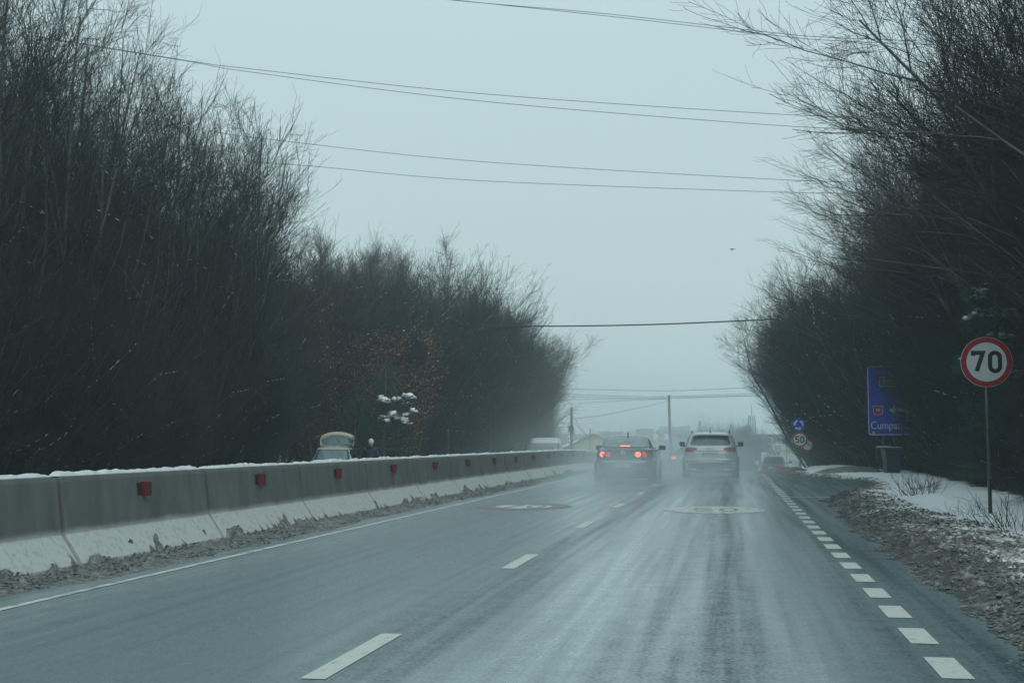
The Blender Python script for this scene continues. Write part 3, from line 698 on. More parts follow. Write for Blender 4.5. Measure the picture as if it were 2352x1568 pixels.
for (px, dp, s, lb) in ((885, 50.5, .62, 'dark green evergreen with thick snow clumps behind and right of the standing person'),
                    (815, 53, .50, 'small dark evergreen directly behind the person in the dark jacket'),
                    (1125, 64, .55, 'dark evergreen half hidden in the middle thicket left of the parked red car')):
    p = foot(px, dp, 0); plant('pine', 'evergreen_tree', (p.x, p.y, float(land_z(p.x,p.y))-.15), .3 if px == 885 else 2.6, lb, 'tree', None, s, None if px == 885 else ('trunk', 'crown'))
# right side
G3 = 'bare trees along the right verge'; L3 = 'bare tree in the dense row along the right verge, branches sweeping out over the road'
thicket(['road_a','road_b'], line(7.2,15,7.4,24,5,.3,.5)+line(9.2,27,9.3,47,9,.2,.5), 'bare_tree', L3, 'tree', G3, math.pi, .5, (.85,1.0))
thicket(['sweep_a','sweep_b'], line(7.1,53.5,5.8,86,13,.3,.5), 'bare_tree', L3, 'tree', G3, math.pi, .5, (.85,1.0))
thicket(['tall_a','tall_b','tall_c'], line(9.8,20,9.5,80,17), 'bare_tree', L3, 'tree', G3, math.pi, .8, (.9,1.05))
thicket(['tall_a','tall_c'], line(13.5,26,13.5,84,13), 'bare_tree', L3, 'tree', G3, math.pi, 1.8, (.9,1.05))
L3b = 'low bare shrub at the foot of the row of trees along the right verge'
G3b = 'bare shrubs along the right verge'
thicket(['bushy_a','bushy_b'], line(6.8,15,7.3,24,6,.25,.4)+line(8.9,26,8.6,46,11,.2,.4), 'bare_shrub', L3b, 'shrub', G3b, math.pi, .6, (.55,.75))
thicket(['bushy_a','bushy_b'], line(7.6,50.5,5.7,86,16,.25,.4), 'bare_shrub', L3b, 'shrub', G3b, math.pi, .8, (.65,.85))
thicket(['bushy_a','bushy_b'], line(9.2,16,8.8,84,20,.5,.5), 'bare_shrub', L3b, 'shrub', G3b, math.pi, 3, (1.0,1.3))
thicket(['bushy_a','bushy_b'], line(5.3,14.5,5.7,25,12,.15,.3), 'bare_shrub', L3b, 'shrub', G3b, math.pi, 3, (.30,.42))
thicket(['bushy_a','bushy_b'], line(5.9,26,6.9,47,16,.2,.4), 'bare_shrub', L3b, 'shrub', G3b, math.pi, 3, (.15,.21))
for (x, y, k, s, lb) in ((6.9, 31.5, 'pine_b', .80, 'dark evergreen with snow clumps on its boughs, behind the bare twigs above the 70 sign'),
                      (9.3, 17.5, 'pine_b', 1.05, 'dark evergreen filling the upper right corner of the photo')):
    plant(k, 'evergreen_tree', (x, y, -.1), math.pi+.4, lb, 'tree', None, s)

plant('sweep_b', 'bare_tree', (7.25, 44.8, -.1), math.pi-.15, 'small bare tree whose twigs cover the right part of the blue direction sign', 'tree', None, .62)

# ------------------------------------------------------------------ lettering
def text_mesh(name, txt, size, mat, parent, loc, sx=1.0, thick=.002, align='CENTER', rot=(math.pi/2,0,0), bold=0.0):
    cu = bpy.data.curves.new(name, 'FONT'); cu.body = txt; cu.size = size; cu.align_x = align; cu.align_y = 'CENTER'
    cu.extrude = thick; cu.offset = bold; o = bpy.data.objects.new('tmp', cu); C.objects.link(o)
    dg = bpy.context.evaluated_depsgraph_get(); me = bpy.data.meshes.new_from_object(o.evaluated_get(dg))
    bpy.data.objects.remove(o); me.materials.clear(); me.materials.append(mat); me.name = name
    q = link(name, me, parent); q.location = loc; q.rotation_euler = rot; q.scale = (sx, 1, 1); return q
def arcpts(cx, cz, rx, rz, a0, a1, n=14):
    return [(cx+rx*math.cos(R(a0+(a1-a0)*i/n)), cz+rz*math.sin(R(a0+(a1-a0)*i/n))) for i in range(n+1)]
def digit_strokes(ch, h, wd):
    w2 = wd/2; 
    if ch == '0': return [(arcpts(0, h/2-w2, w2, w2, 0, 180)+arcpts(0, -h/2+w2, w2, w2, 180, 360), True)]
    if ch == '7': return [([(-w2, h/2-.16*h), (-w2, h/2), (w2, h/2), (-w2*.35, -h/2)], False)]
    if ch == '5': return [([(w2*.9, h/2), (-w2*.8, h/2), (-w2*.85, .06*h)] + arcpts(0, -.5*h+w2*1.02+.02*h, w2, w2*1.1, 120, -150, 18), False)]
def number_mesh(b, txt, h, wd, gap, st, y, x0=0, z0=0):
    n = len(txt)
    for i, ch in enumerate(txt):
        cx = x0 + (i-(n-1)/2)*(wd+gap+st)
        for pts, cl in digit_strokes(ch, h-st, wd): b.stroke([(cx+p[0], z0+p[1]) for p in pts], st, y, .003, cl)
def vw_badge(b, r, y=0, cx=0, cz=0, t=.006):
    b.ring((cx, y, cz), r*.86, r, 0, t, 32); st = r*.17
    b.stroke([(cx-r*.42, cz+r*.78), (cx, cz+r*.08), (cx+r*.42, cz+r*.78)], st, y, t)
    b.stroke([(cx-r*.82, cz+r*.36), (cx-r*.38, cz-r*.72), (cx, cz-r*.02), (cx+r*.38, cz-r*.72), (cx+r*.82, cz+r*.36)], st, y, t)

# ------------------------------------------------------------------ cars
def lerp_tab(tab, z):
    """tab rows: z, half width, y rear, y front"""
    if z <= tab[0][0]: return tab[0][1:]
    for a, b in zip(tab, tab[1:]):
        if z <= b[0]:
            u = (z-a[0])/(b[0]-a[0]); return tuple(a[i]+(b[i]-a[i])*u for i in (1,2,3))
    return tab[-1][1:]
class Shell:
    """stack of rounded plan outlines; patches of the same surface make windows, lamps and panels"""
    def __init__(s, tab, n=5.0, dome=.05, n2=None): s.tab = tab; s.n = n; s.dome = dome
    def mesh(s, b, seg=56, cap=True, base=True):
        zs = sorted(set([r[0] for r in s.tab] + list(np.linspace(s.tab[0][0], s.tab[-1][0], 14)))); rings = []
        for z in zs: rings.append((z, *lerp_tab(s.tab, z), 1.0))
        z, a, y0, y1 = rings[-1][:4]
        if cap:
            for k in (.97, .9, .75, .5, .2, .02): rings.append((z + s.dome*(1-k*k)**.8 if True else z, a, y0, y1, k))
        vs = []; fs = []
        for z, a, y0, y1, k in rings:
            yc = (y0+y1)/2; bb = (y1-y0)/2
            for i in range(seg):
                th = 2*math.pi*(i+.5)/seg; c, s_ = math.cos(th), math.sin(th)
                x = a*k*math.copysign(abs(c)**(2/s.n), c); y = yc + bb*k*math.copysign(abs(s_)**(2/s.n), s_); vs.append((x, y, z))
        for j in range(len(rings)-1):
            for i in range(seg): fs.append((j*seg+i, j*seg+(i+1)%seg, (j+1)*seg+(i+1)%seg, (j+1)*seg+i))
        fs.append(tuple((len(rings)-1)*seg+i for i in range(seg))); fs.append(tuple(reversed(range(seg))))
        b.add(vs, fs)
    def y_at(s, x, z, end):
        a, y0, y1 = lerp_tab(s.tab, z); yc = (y0+y1)/2; bb = (y1-y0)/2; u = min(.999, abs(x)/a)
        return yc + end*bb*(1-u**s.n)**(1/s.n)
    def x_at(s, y, z, side):
        a, y0, y1 = lerp_tab(s.tab, z); yc = (y0+y1)/2; bb = (y1-y0)/2; u = min(.999, abs(y-yc)/bb)
        return side*a*(1-u**s.n)**(1/s.n)
    def patch(s, b, outline, end=None, side=None, off=.006, thick=.02, rows=9, cols=14):
        """outline: polygon in (x,z) on an end, or (y,z) on a side"""
        zs = [p[1] for p in outline]; z0, z1 = min(zs), max(zs); m = len(outline)
        vs = []; fs = []
        for j in range(rows+1):
            z = z0+(z1-z0)*(.002+.996*j/rows); cr = []
            for i in range(m):
                (xa, za), (xb, zb) = outline[i], outline[(i+1) % m]
                if (za-z)*(zb-z) <= 0 and za != zb: cr.append(xa+(xb-xa)*(z-za)/(zb-za))
            xa, xb = min(cr), max(cr)
            for i in range(cols+1):
                q = xa+(xb-xa)*i/cols
                if end is not None: y = s.y_at(q, z, end); vs.append((q, y+end*off, z))
                else: x = s.x_at(q, z, side); vs.append((x+side*off, q, z))
        nn = len(vs)
        for j in range(rows):
            for i in range(cols):
                k = j*(cols+1)+i; fs.append((k, k+1, k+cols+2, k+cols+1))
        # give the panel a thickness
        inn = []
        for (x, y, z) in vs: inn.append((x, y-end*thick, z) if end is not None else (x-side*thick, y, z))
        vs += inn; fs += [tuple(reversed([i+nn for i in f])) for f in fs]
        edge = [i for i in range(cols+1)] + [j*(cols+1)+cols for j in range(1, rows+1)] + [rows*(cols+1)+i for i in range(cols-1, -1, -1)] + [j*(cols+1) for j in range(rows-1, 0, -1)]
        for a_, b_ in zip(edge, edge[1:]+edge[:1]): fs.append((b_, a_, a_+nn, b_+nn))
        b.add(vs, fs); return b
def rpoly(x0, x1, z0, z1, tw=0.0, r=.04):
    """rounded trapezoid, top narrower by tw each side"""
    P = [(x0, z0, 1, 1), (x1, z0, -1, 1), (x1-tw, z1, -1, -1), (x0+tw, z1, 1, -1)]; o = []
    for i, (x, z, sx, sz) in enumerate(P):
        c = [(x+sx*r, z), (x+sx*r*.3, z+sz*r*.3), (x, z+sz*r)]
        o += c[::-1] if i in (0, 2) else c
    return o
def wheel(parent, x, y, r=.34, wd=.23):
    b = MB(); b.tube([(x-wd/2, y, r), (x-wd/2+.03, y, r), (x+wd/2-.03, y, r), (x+wd/2, y, r)], [r-.03, r, r, r-.03], 28); o = b.build('wheel', M['tyre'], parent, True)
    s = 1 if x > 0 else -1; h = MB(); h.tube([(x+s*(wd/2-.02), y, r), (x+s*(wd/2+.006), y, r)], [r*.62, r*.58], 20); h.build('rim', M['rim'], o)
def mirror(parent, x, y, z, m, w_=.22, h=.15):
    s = 1 if x > 0 else -1; b = MB()
    b.box((min(x, x+s*w_), y-.05, z-h/2), (max(x, x+s*w_), y+.07, z+h/2))
    b.box((min(x-s*.12, x+s*.03), y-.02, z-h/2-.01), (max(x-s*.12, x+s*.03), y+.02, z-h/2+.03))
    return b.build('mirror', m, parent, True, .04, 4)
def plate_text(parent, txt, x, y, z, wd=.52, h=.115):
    b = MB(); b.box((x-wd/2, y-.012, z-h/2), (x+wd/2, y, z+h/2)); o = b.build('number_plate', M['plate'], parent, bevel=.004)
    c = MB(); c.box((x-wd/2+.004, y-.0145, z-h/2+.004), (x-wd/2+.045, y-.0122, z+h/2-.004)); c.build('plate_band', M['sign_blue'], o)
    text_mesh('plate_text', txt, h*.95, M['sign_black'], o, (x+.02, y-.014, z), .82, .001)
    return o

# dark saloon with its brake lamps lit
paint_dark = mat('paint_dark', (0.035,0.028,0.036), .25, spec=.5, coat=.7, var=.1, scale=2)
dirty = mat('road_dirt', (0.075,0.078,0.078), .8, var=.3, scale=3)
lampon = mat('lamp_lit', (.5,.05,.03), .4, emit=(1,.20,.10), es=2.6)
lamphalf = mat('lamp_half', (.5,.03,.05), .4, emit=(1,.06,.07), es=.75)
lampdim = mat('lamp_dim', (.10,.012,.02), .4, emit=(.8,.03,.05), es=.06)
p = foot(1430.5, 39.2, 0)
car = thing('sedan_car', 'dark saloon car driving ahead in the left lane with lit round red tail lamps', 'car', p)
low = Shell([(.20,.80,.22,4.85),(.30,.90,.08,4.98),(.48,.945,.0,5.04),(.62,.955,-.01,5.05),(.66,.945,.03,5.03),(.80,.94,.05,5.0),(.92,.925,.09,4.9),(1.0,.89,.14,4.75),(1.035,.84,.20,4.6)], 4.6, .035)
gh = Shell([(.98,.86,.62,3.75),(1.10,.81,.80,3.5),(1.25,.74,1.12,3.15),(1.36,.68,1.42,2.85),(1.42,.62,1.62,2.65)], 5, .05)
b = MB(); low.mesh(b); gh.mesh(b); b.build('body', paint_dark, car, True)
w1 = MB(); gh.patch(w1, rpoly(-.68,.68,1.065,1.385,.08,.04), end=-1, off=.008); rw = w1.build('rear_window', M['glass_sheen'], car, True)
b = MB(); gh.patch(b, [(-.15,1.105),(.15,1.105),(.15,1.13),(-.15,1.13)], end=-1, off=.016); b.build('high_brake_lamp', lampon, car)
for s in (-1, 1):
    w1 = MB(); gh.patch(w1, [(1.35,1.04),(3.35,1.04),(2.75,1.34),(1.75,1.345)], side=s, off=.008); w1.build('side_window', M['glass_dark'], car, True)
    mirror(car, s*.92, 3.05, 1.05, paint_dark if s < 0 else M['trim'])
    for y in (1.0, 3.95): wheel(car, s*.84, y, .34)
b = MB(); low.patch(b, rpoly(-.80,.80,.20,.60,0,.05), end=-1, off=.006); b.build('rear_bumper', dirty, car, True)
b = MB(); low.patch(b, [(-.84,.635),(.84,.635),(.84,.655),(-.84,.655)], end=-1, off=.014); b.build('chrome_strip', M['chrome'], car, True)
for cx, mt, rr in ((-.64, lampon, .082), (-.465, lamphalf, .07), (.455, lampon, .082), (.637, lamphalf, .07)):
    y = low.y_at(cx, .86, -1)
    b = MB(); b.ring((cx, y-.03, .86), rr*.42, rr, 0, .05, 24); t_ = b.build('tail_lamp', mt, car)
    b = MB(); b.ring((cx, y-.028, .86), 0, rr*.41, 0, .04, 20); b.build('lamp_centre', lamphalf if mt is lampon else lampdim, t_)
b = MB(); low.patch(b, rpoly(-.80,-.36,.765,.955,.03,.05), end=-1, off=.004); low.patch(b, rpoly(.36,.80,.765,.955,.03,.05), end=-1, off=.004); b.build('tail_lamp_lens', lampdim, car, True)
b = MB(); vw_badge(b, .075, low.y_at(0,.92,-1)-.02, -.0, .925, .02); b.build('badge', M['badge_white'], car)
plate_text(car, 'CT 40 DYG', .0, low.y_at(0,.5,-1)-.02, .53)
b = MB(); b.tube([(.02,1.75,1.47),(.02,1.72,1.50),(.02,1.66,1.56)], [.03,.02,.006], 6); b.build('aerial', M['trim'], car)
for s in (-1,1):
    for y in (1.9, 2.9):
        b = MB(); b.box((s*.42-.22, y-.06, .98), (s*.42+.22, y+.06, 1.22)); b.build('headrest', M['trim'], car, True, .05, 3)
b = MB(); b.box((-.86,.25,.14),(.86,4.8,.22)); b.build('underbody', M['tyre'], car)

# silver off-roader
paint_silver = mat('paint_silver', (0.50,0.52,0.52), .32, .15, coat=.6, var=.05, scale=2)
p = foot(1630.8, 44.0, 0)
car = thing('suv_car', 'silver four wheel drive car driving ahead in the right lane', 'car', p)
low = Shell([(.24,.86,.20,4.5),(.36,.92,.05,4.6),(.52,.945,.0,4.62),(.60,.95,.0,4.63),(.68,.945,.05,4.6),(.85,.94,.07,4.55),(1.0,.92,.12,4.3),(1.07,.90,.16,4.0)], 4.8, .03)
gh = Shell([(1.0,.90,.14,3.6),(1.12,.86,.20,3.35),(1.30,.80,.36,3.0),(1.46,.73,.50,2.7),(1.535,.68,.60,2.5)], 5, .05)
b = MB(); low.mesh(b); gh.mesh(b); b.build('body', paint_silver, car, True)
b = MB(); gh.patch(b, rpoly(-.69,.69,1.13,1.475,.07,.05), end=-1, off=.008, rows=12); b.build('rear_window', M['glass_sheen2'], car, True)
b = MB(); b.box((-.70,.36,1.485),(.70,.52,1.52)); b.build('roof_spoiler', paint_silver, car, True, .02)
for s in (-1, 1):
    b = MB(); gh.patch(b, [(.75,1.09),(3.15,1.09),(2.7,1.44),(1.0,1.44)], side=s, off=.008); b.build('side_window', M['glass_dark'], car, True)
    mirror(car, s*.95, 2.85, 1.16, M['trim'], .2, .17)
    for y in (.95, 3.75): wheel(car, s*.85, y, .37, .25)
    b = MB(); low.patch(b, [(s*.88,.875),(s*.66,.90),(s*.44,.975),(s*.46,1.04),(s*.60,1.06),(s*.88,1.06)], end=-1, off=.014, rows=6); b.build('tail_lamp', M['lamp_red'], car, True)
    b = MB(); low.patch(b, rpoly(min(s*.42,s*.86), max(s*.42,s*.86), .565,.60,0,.01), end=-1, off=.012); b.build('reflector_strip', M['lamp_red'], car)
    b = MB(); b.tube([(s*.66,.7,1.60),(s*.655,1.6,1.625),(s*.64,2.4,1.61)], .022, 6); b.tube([(s*.655,.75,1.52),(s*.655,.72,1.60)], .02, 6); b.tube([(s*.64,2.35,1.52),(s*.64,2.38,1.61)], .02, 6); b.build('roof_rail', M['chrome'] if s < 0 else M['trim'], car, True)
    b = MB(); b.box((s*.55-.10,-.03,.27),(s*.55+.10,.06,.33)); b.build('exhaust', M['chrome'], car, True, .02)
b = MB(); low.patch(b, rpoly(-.86,.86,.26,.53,0,.06), end=-1, off=.010); b.build('rear_bumper', dirty, car, True)
b = MB(); low.patch(b, [(-.80,.608),(.80,.608),(.80,.622),(-.80,.622)], end=-1, off=.007); low.patch(b, [(-.44,.925),(.44,.925),(.44,.937),(-.44,.937)], end=-1, off=.008); b.build('tailgate_gap', M['trim'], car)
b = MB()
for k in range(4): b.ring(((k-1.5)*.066, low.y_at(0,1.0,-1)-.02, .985), .036, .047, 0, .02, 20)
b.build('badge', M['badge_white'], car)
plate_text(car, 'CT 57 DYA', 0, low.y_at(0,.83,-1)-.014, .83)
b = MB(); b.tube([(.0,.75,1.58),(.0,.70,1.61),(.0,.6,1.67)], [.03,.02,.006], 6); b.build('aerial', M['trim'], car)
for s in (-1,1):
    b = MB(); b.box((s*.40-.20, 1.25, 1.05), (s*.40+.20, 1.37, 1.30)); b.build('headrest', M['trim'], car, True, .05, 3)
b = MB(); b.box((-.84,.25,.17),(.84,4.4,.26)); b.build('underbody', M['tyre'], car)

# generic car used for the ones further off
def simple_car(label, loc, rz, paint, h=1.45, L_=4.3, w_=.87, rear_lit=False, van=False, bonnet_snow=False, belt=.92, front_text=None):
    t = thing('van' if van else 'parked_car', label, 'van' if van else 'car', loc, rz)
    k = h/1.45
    if van:
        lo = Shell([(.25,w_*.92,.05,L_),(.45,w_,.0,L_),(1.0,w_,.0,L_-.05),(1.15,w_*.99,.01,L_-.25)], 6, .02)
        g = Shell([(1.05,w_*.99,.01,L_-.55),(h*.85,w_*.93,.05,L_-1.35),(h*.97,w_*.84,.12,L_-1.65)], 6, .06)
    else:
        lo = Shell([(.22,w_*.88,.15,L_-.1),(.32,w_*.97,.04,L_-.02),(.5,w_,.0,L_),(.75,w_*.995,.03,L_-.03),(belt-.04,w_*.97,.10,L_-.2),(belt,w_*.92,.16,L_-.45)], 4.8, .05)
        g = Shell([(belt-.02,w_*.93,.18,L_-1.15),(belt+.22*k,w_*.86,.32,L_-1.6),(h-.10,w_*.77,.55,L_-2.05),(h-.045,w_*.70,.7,L_-2.2)], 5, .045)
    b = MB(); lo.mesh(b, 44); g.mesh(b, 44); b.build('body', paint, t, True)
    zb, zt = (1.12, h*.86) if van else (belt+.05, h-.11)
    wb, wt = g.x_at((g.tab[0][2]+g.tab[0][3])/2, zb, 1), g.x_at(2, zt, 1)
    b = MB(); g.patch(b, [(-wb*.86,zb),(wb*.86,zb),(wt*.84,zt),(-wt*.84,zt)], end=1, off=.01); b.build('windscreen', M['glass_screen'], t, True)
    b = MB(); g.patch(b, [(-wb*.84,zb),(wb*.84,zb),(wt*.82,zt),(-wt*.82,zt)], end=-1, off=.01); b.build('rear_window', M['glass_dark'], t, True)
    for s in (-1, 1):
        b = MB(); yf = L_-1.6 if not van else L_-1.0
        y0 = .6 if not van else yf-1.0
        g.patch(b, [(y0,zb),(yf,zb),(yf-.45,zt),(y0+.25,zt)], side=s, off=.01); b.build('side_window', M['glass_dark'], t, True)
        mirror(t, s*(w_+.0), L_-1.55 if not van else L_-.9, zb+.06, M['trim'] if not van else M['trim'], .19, .15 if not van else .24)
        for y in (.8, L_-.85): wheel(t, s*(w_-.1), y, .32, .2)
        b = MB(); lo.patch(b, rpoly(min(s*w_*.55,s*w_*.9), max(s*w_*.55,s*w_*.9), .70 if not van else .8, .86 if not van else 1.1, .02, .03), end=-1, off=.012, rows=5); b.build('tail_lamp', lampon if rear_lit else M['lamp_red'], t, True)
        b = MB(); lo.patch(b, rpoly(min(s*w_*.5,s*w_*.9), max(s*w_*.5,s*w_*.9), .60, .74, .02, .03), end=1, off=.012, rows=5); b.build('headlight', M['lamp_clear'], t, True)
    b = MB(); b.box((-.26,-.02,.60),(.26,.02,.70)); b.build('number_plate', M['plate'], t)
    b = MB(); lo.patch(b, rpoly(-w_*.42,w_*.42,.34,.58,.03,.03), end=1, off=.012); b.build('grille', M['trim'], t)
    if bonnet_snow:
        b = MB(); y0, y1 = L_-1.15, L_-.12
        for j in range(9):
            for i in range(13): 
                u = i/12; v = j/8; b.v.append(((u-.5)*2*w_*.86, y0+(y1-y0)*v, belt + .045*math.sin(math.pi*min(1,u*1.0))**.3 + .03 - .06*v*v + random.Random(i*31+j).uniform(-.008,.008)))
        for j in range(8):
            for i in range(12): q = j*13+i; b.f.append((q, q+1, q+14, q+13))
        o = b.build('bonnet_snow', M['snow'], t, True); m = o.modifiers.new('s','SOLIDIFY'); m.thickness = .05; m.offset = -1
    return t, lo, g
M['glass_screen'] = mat('glass_screen', (0.05,0.12,0.13), .08, spec=.7)
M['lamp_clear'] = mat('lamp_clear', (0.4,0.42,0.42), .15)
paint_cream = mat('paint_cream', (0.46,0.44,0.38), .35, coat=.4, var=.06, scale=2)
paint_white = mat('paint_white', (0.62,0.65,0.66), .4, coat=.3, var=.04, scale=2)
paint_wine = mat('paint_wine', (0.16,0.085,0.10), .35, coat=.4, var=.08, scale=2)
paint_black = mat('paint_black', (0.03,0.04,0.045), .3, coat=.5, var=.15, scale=2)
def facing(px, depth, z, L_, turn=0.0):
    """root of a car whose nose points back at the camera"""
    q = foot(px, depth, z); a = math.pi + turn
    return (q.x + math.sin(a)*L_, q.y - math.cos(a)*L_, z), a
# beige estate car with its tailgate up
loc, rz = facing(757, 46.3, -.40, 4.5, R(14))
t, lo, g = simple_car('beige estate car with snowy bonnet and raised tailgate parked beyond the barrier', loc, rz, paint_cream, 1.47, 4.5, .87, bonnet_snow=True)
for s in (-1, 1):
    b = MB(); b.tube([(s*.60,.75,1.44),(s*.60,.85,1.50),(s*.60,2.2,1.50),(s*.60,2.3,1.43)], .022, 6); b.build('roof_rail', M['dark_metal'], t, True)
b = MB()
ctl = []
for i in range(15):                       # curved lower edge of the raised door, seen from the front as its top band
    u = i/14*2-1; zz = 2.03 - .16*abs(u)**2.4; ctl.append((u*.66, zz))
band = MB()
for (x, z) in ctl: band.v += [(x, -.28, z), (x*.99, -.20, z-.17-.03*abs(x)), (x*.99, -.10, z-.17-.03*abs(x)), (x, -.18, z+.01)]
for i in range(14):
    for k in range(4): a = 4*i; band.f.append((a+k, a+4+k, a+4+(k+1)%4, a+(k+1)%4))
band.f += [(0,1,2,3), (59,58,57,56)]
# side arms of the door frame
for s in (-1, 1): band.tube([(s*.65,-.2,1.80),(s*.655,.0,1.66),(s*.62,.28,1.46)], .035, 6)
band.box((-.6,.26,1.44),(.6,.34,1.49))
tg = band.build('tailgate', paint_cream, t, True)
b = MB()
for i in range(13):
    u = i/12*2-1; zt = 1.90-.16*abs(u)**2.4; b.v += [(u*.60, -.17, zt), (u*.59, .24, 1.47), (u*.59, .26, 1.47), (u*.60, -.15, zt)]
for i in range(12):
    for k in range(4): a = 4*i; b.f.append((a+k, a+4+k, a+4+(k+1)%4, a+(k+1)%4))
b.build('tailgate_window', M['glass_screen'], tg)
b = MB(); b.tube([(0,1.9,1.45),(0,1.82,1.53)], [.02,.008], 6); b.build('aerial', M['trim'], t)
loc, rz = facing(1233, 63.5, -.62, 4.6, R(5))
simple_car('dark red people carrier facing the camera in front of the white van', loc, rz, paint_wine, 1.80, 4.6, .93, belt=1.02)
loc, rz = facing(1247, 74.0, -.98, 5.2, R(5))
t, lo, g = simple_car('tall white van parked behind the dark red people carrier', loc, rz, paint_white, 2.5, 5.2, .98, van=True)
b = MB(); b.tube([(-.5,2.5,2.5),(-.5,2.4,2.85)], [.02,.01], 6); b.build('aerial', M['trim'], t)
loc, rz = facing(1358, 76, -1.05, 4.4)
simple_car('grey car parked between the pole with cable coils and the dark saloon', loc, rz, mat('paint_grey', (.10,.12,.13), .35, coat=.4), 1.75, 4.4, .92, belt=1.0)
q = foot(1572, 72, road_z(72))
simple_car('small pale car with one lit red tail lamp, half hidden by the silver car', q, 0, mat('paint_pale', (.40,.42,.43), .35, coat=.4), 1.52, 4.0, .85, rear_lit=True)
q = foot(1773, 95, -1.32)
simple_car('dark car stopped at the right verge in front of the distant dealership', q, R(-9), paint_black, 1.55, 4.5, .9)
q = foot(1531, 140, -2.2)
simple_car('small dark vehicle in the haze between the two cars ahead', q, 0, mat('paint_far', (.05,.07,.07), .4), 1.6, 4.2, .86)

# ------------------------------------------------------------------ signs
def disc_sign(b, cx, y, cz, r, n=40): b.ring((cx, y, cz), 0, r, 0, .004, n)
def speed_sign(name, label, px, py, depth, r, zfoot, txt, post=True):
    c = at(px, py, depth); t = thing(name, label, 'road sign', (c.x, c.y, zfoot)); cz = c.z - zfoot
    t.rotation_euler.z = R(2)
    if post:
        b = MB(); b.tube([(0,.04,-.3),(0,.04,.55)], .03, 12); b.build('post_foot', M['dark_metal'], t, True)
        b = MB(); b.tube([(0,.04,.55),(0,.04,cz+r*.8)], .028, 12); b.build('post', M['metal_post'], t, True)
    b = MB(); b.ring((0,0,cz), 0, r, 0, .012, 48); pl = b.build('sign_plate', M['sign_white'], t)
    b = MB(); b.ring((0,-.003,cz), r*.78, r*.985, 0, .0025, 48); b.build('red_border', M['sign_red'], pl)
    b = MB(); number_mesh(b, txt, r*.90, r*.38, r*.10, r*.165, -.0035, 0, cz); b.build('number', M['sign_black'], pl)
    b = MB(); b.box((-.05,.013,cz-.03),(.05,.05,cz+.03)); b.box((-.05,.013,cz-r*.5),(.05,.05,cz-r*.5+.05)); b.build('bracket', M['dark_metal'], t)
    return t, cz
speed_sign('speed_limit_sign', 'large round 70 speed limit sign with red rim on a tall post at right', 2266, 831, 20.4, .40, .10, '70')
t, cz = speed_sign('speed_limit_sign', 'round 50 speed limit sign with red rim below a blue roundabout disc', 1837, 1009, 60, .36, -.28, '50')
c50 = at(1835, 975, 60); z2 = c50.z + .28
b = MB(); b.ring((-.04,0,z2), 0, .32, 0, .012, 40); bl = b.build('roundabout_disc', M['sign_blue'], t); bl['label'] = 'blue disc with three white arrows turning anticlockwise'
b = MB()
for k in range(3):
    a0 = 100+120*k; b.stroke([(p_[0]-.04, z2+p_[1]) for p_ in arcpts(0,0,.19,.19,a0,a0+58,8)], .075, -.004, .003)
    am = R(a0+58); tip = R(a0+96); cx_, cz_ = .19*math.cos(am), .19*math.sin(am); tx, tz = .20*math.cos(tip), .20*math.sin(tip)
    nx, nz = math.cos(am), math.sin(am)
    pts = [(cx_+nx*.085-.04, cz_+nz*.085+z2), (tx-.04, tz+z2), (cx_-nx*.085-.04, cz_-nz*.085+z2)]
    b.add([(x,-.004,z) for x, z in pts] + [(x,-.001,z) for x, z in pts], [(0,1,2),(3,5,4),(0,3,4,1),(1,4,5,2),(2,5,3,0)])
b.build('white_arrows', M['sign_white'], bl)
b = MB(); b.tube([(0,.04,cz-.1),(0,.04,z2+.2)], .028, 10); b.build('upper_post', M['metal_post'], t, True)
# the second sign, turned away behind the first
c = at(1859, 1022, 63); t = thing('road_sign', 'round sign on a thin post just behind and right of the 50 sign', 'road sign', (c.x, c.y, -.35), R(12))
cz = c.z+.35; b = MB(); b.tube([(0,.04,-.3),(0,.04,cz+.3)], .026, 10); b.build('post', M['metal_post'], t, True)
b = MB(); b.ring((-.1,0,cz), 0, .30, 0, .012, 36); pl = b.build('sign_plate', M['sign_white'], t); b = MB(); b.ring((-.1,-.003,cz), .23, .296, 0, .0025, 36); b.build('red_border', M['sign_red'], pl)
# big blue direction sign
c0 = at(1994, 1000, 47); c1 = at(1994, 840, 47); Wd = 2.15; Hh = c1.z-c0.z
t = thing('direction_sign', 'big blue direction sign reading Cumpana, half hidden by bare twigs', 'road sign', (c0.x, c0.y, 0), R(-2)); zb = c0.z
def rrect(x0, x1, z0, z1, r, n=5):
    o = []
    for cx, cz, a in ((x1-r,z0+r,-90),(x1-r,z1-r,0),(x0+r,z1-r,90),(x0+r,z0+r,180)): o += arcpts(cx, cz, r, r, a, a+90, n)
    return o
def plate_poly(b, pts, y0, y1):
    n = len(pts); b.add([(x,y0,z) for x, z in pts]+[(x,y1,z) for x, z in pts], [tuple(range(n)), tuple(reversed(range(n,2*n)))]+[(i, i+n, (i+1)%n+n, (i+1)%n) for i in range(n)])
b = MB(); plate_poly(b, rrect(0, Wd, zb, zb+Hh, .10), 0, .03); pl = b.build('sign_panel', M['sign_blue'], t)
b = MB(); b.stroke(rrect(.035, Wd-.035, zb+.035, zb+Hh-.035, .08), .028, -.004, .003, True); b.build('white_border', M['sign_white'], pl)
b = MB(); plate_poly(b, rrect(.42, 1.05, zb+Hh-.77, zb+Hh-.41, .03), -.006, -.001); gp = b.build('green_panel', M['sign_green'], pl); gp['label'] = 'small green panel reading E 87'
b = MB(); b.stroke(rrect(.435, 1.035, zb+Hh-.755, zb+Hh-.425, .02), .014, -.009, .002, True); b.build('green_panel_border', M['sign_white'], gp)
text_mesh('green_panel_text', 'E 87', .25, M['sign_white'], gp, (.735, -.0085, zb+Hh-.59), .85, .001)
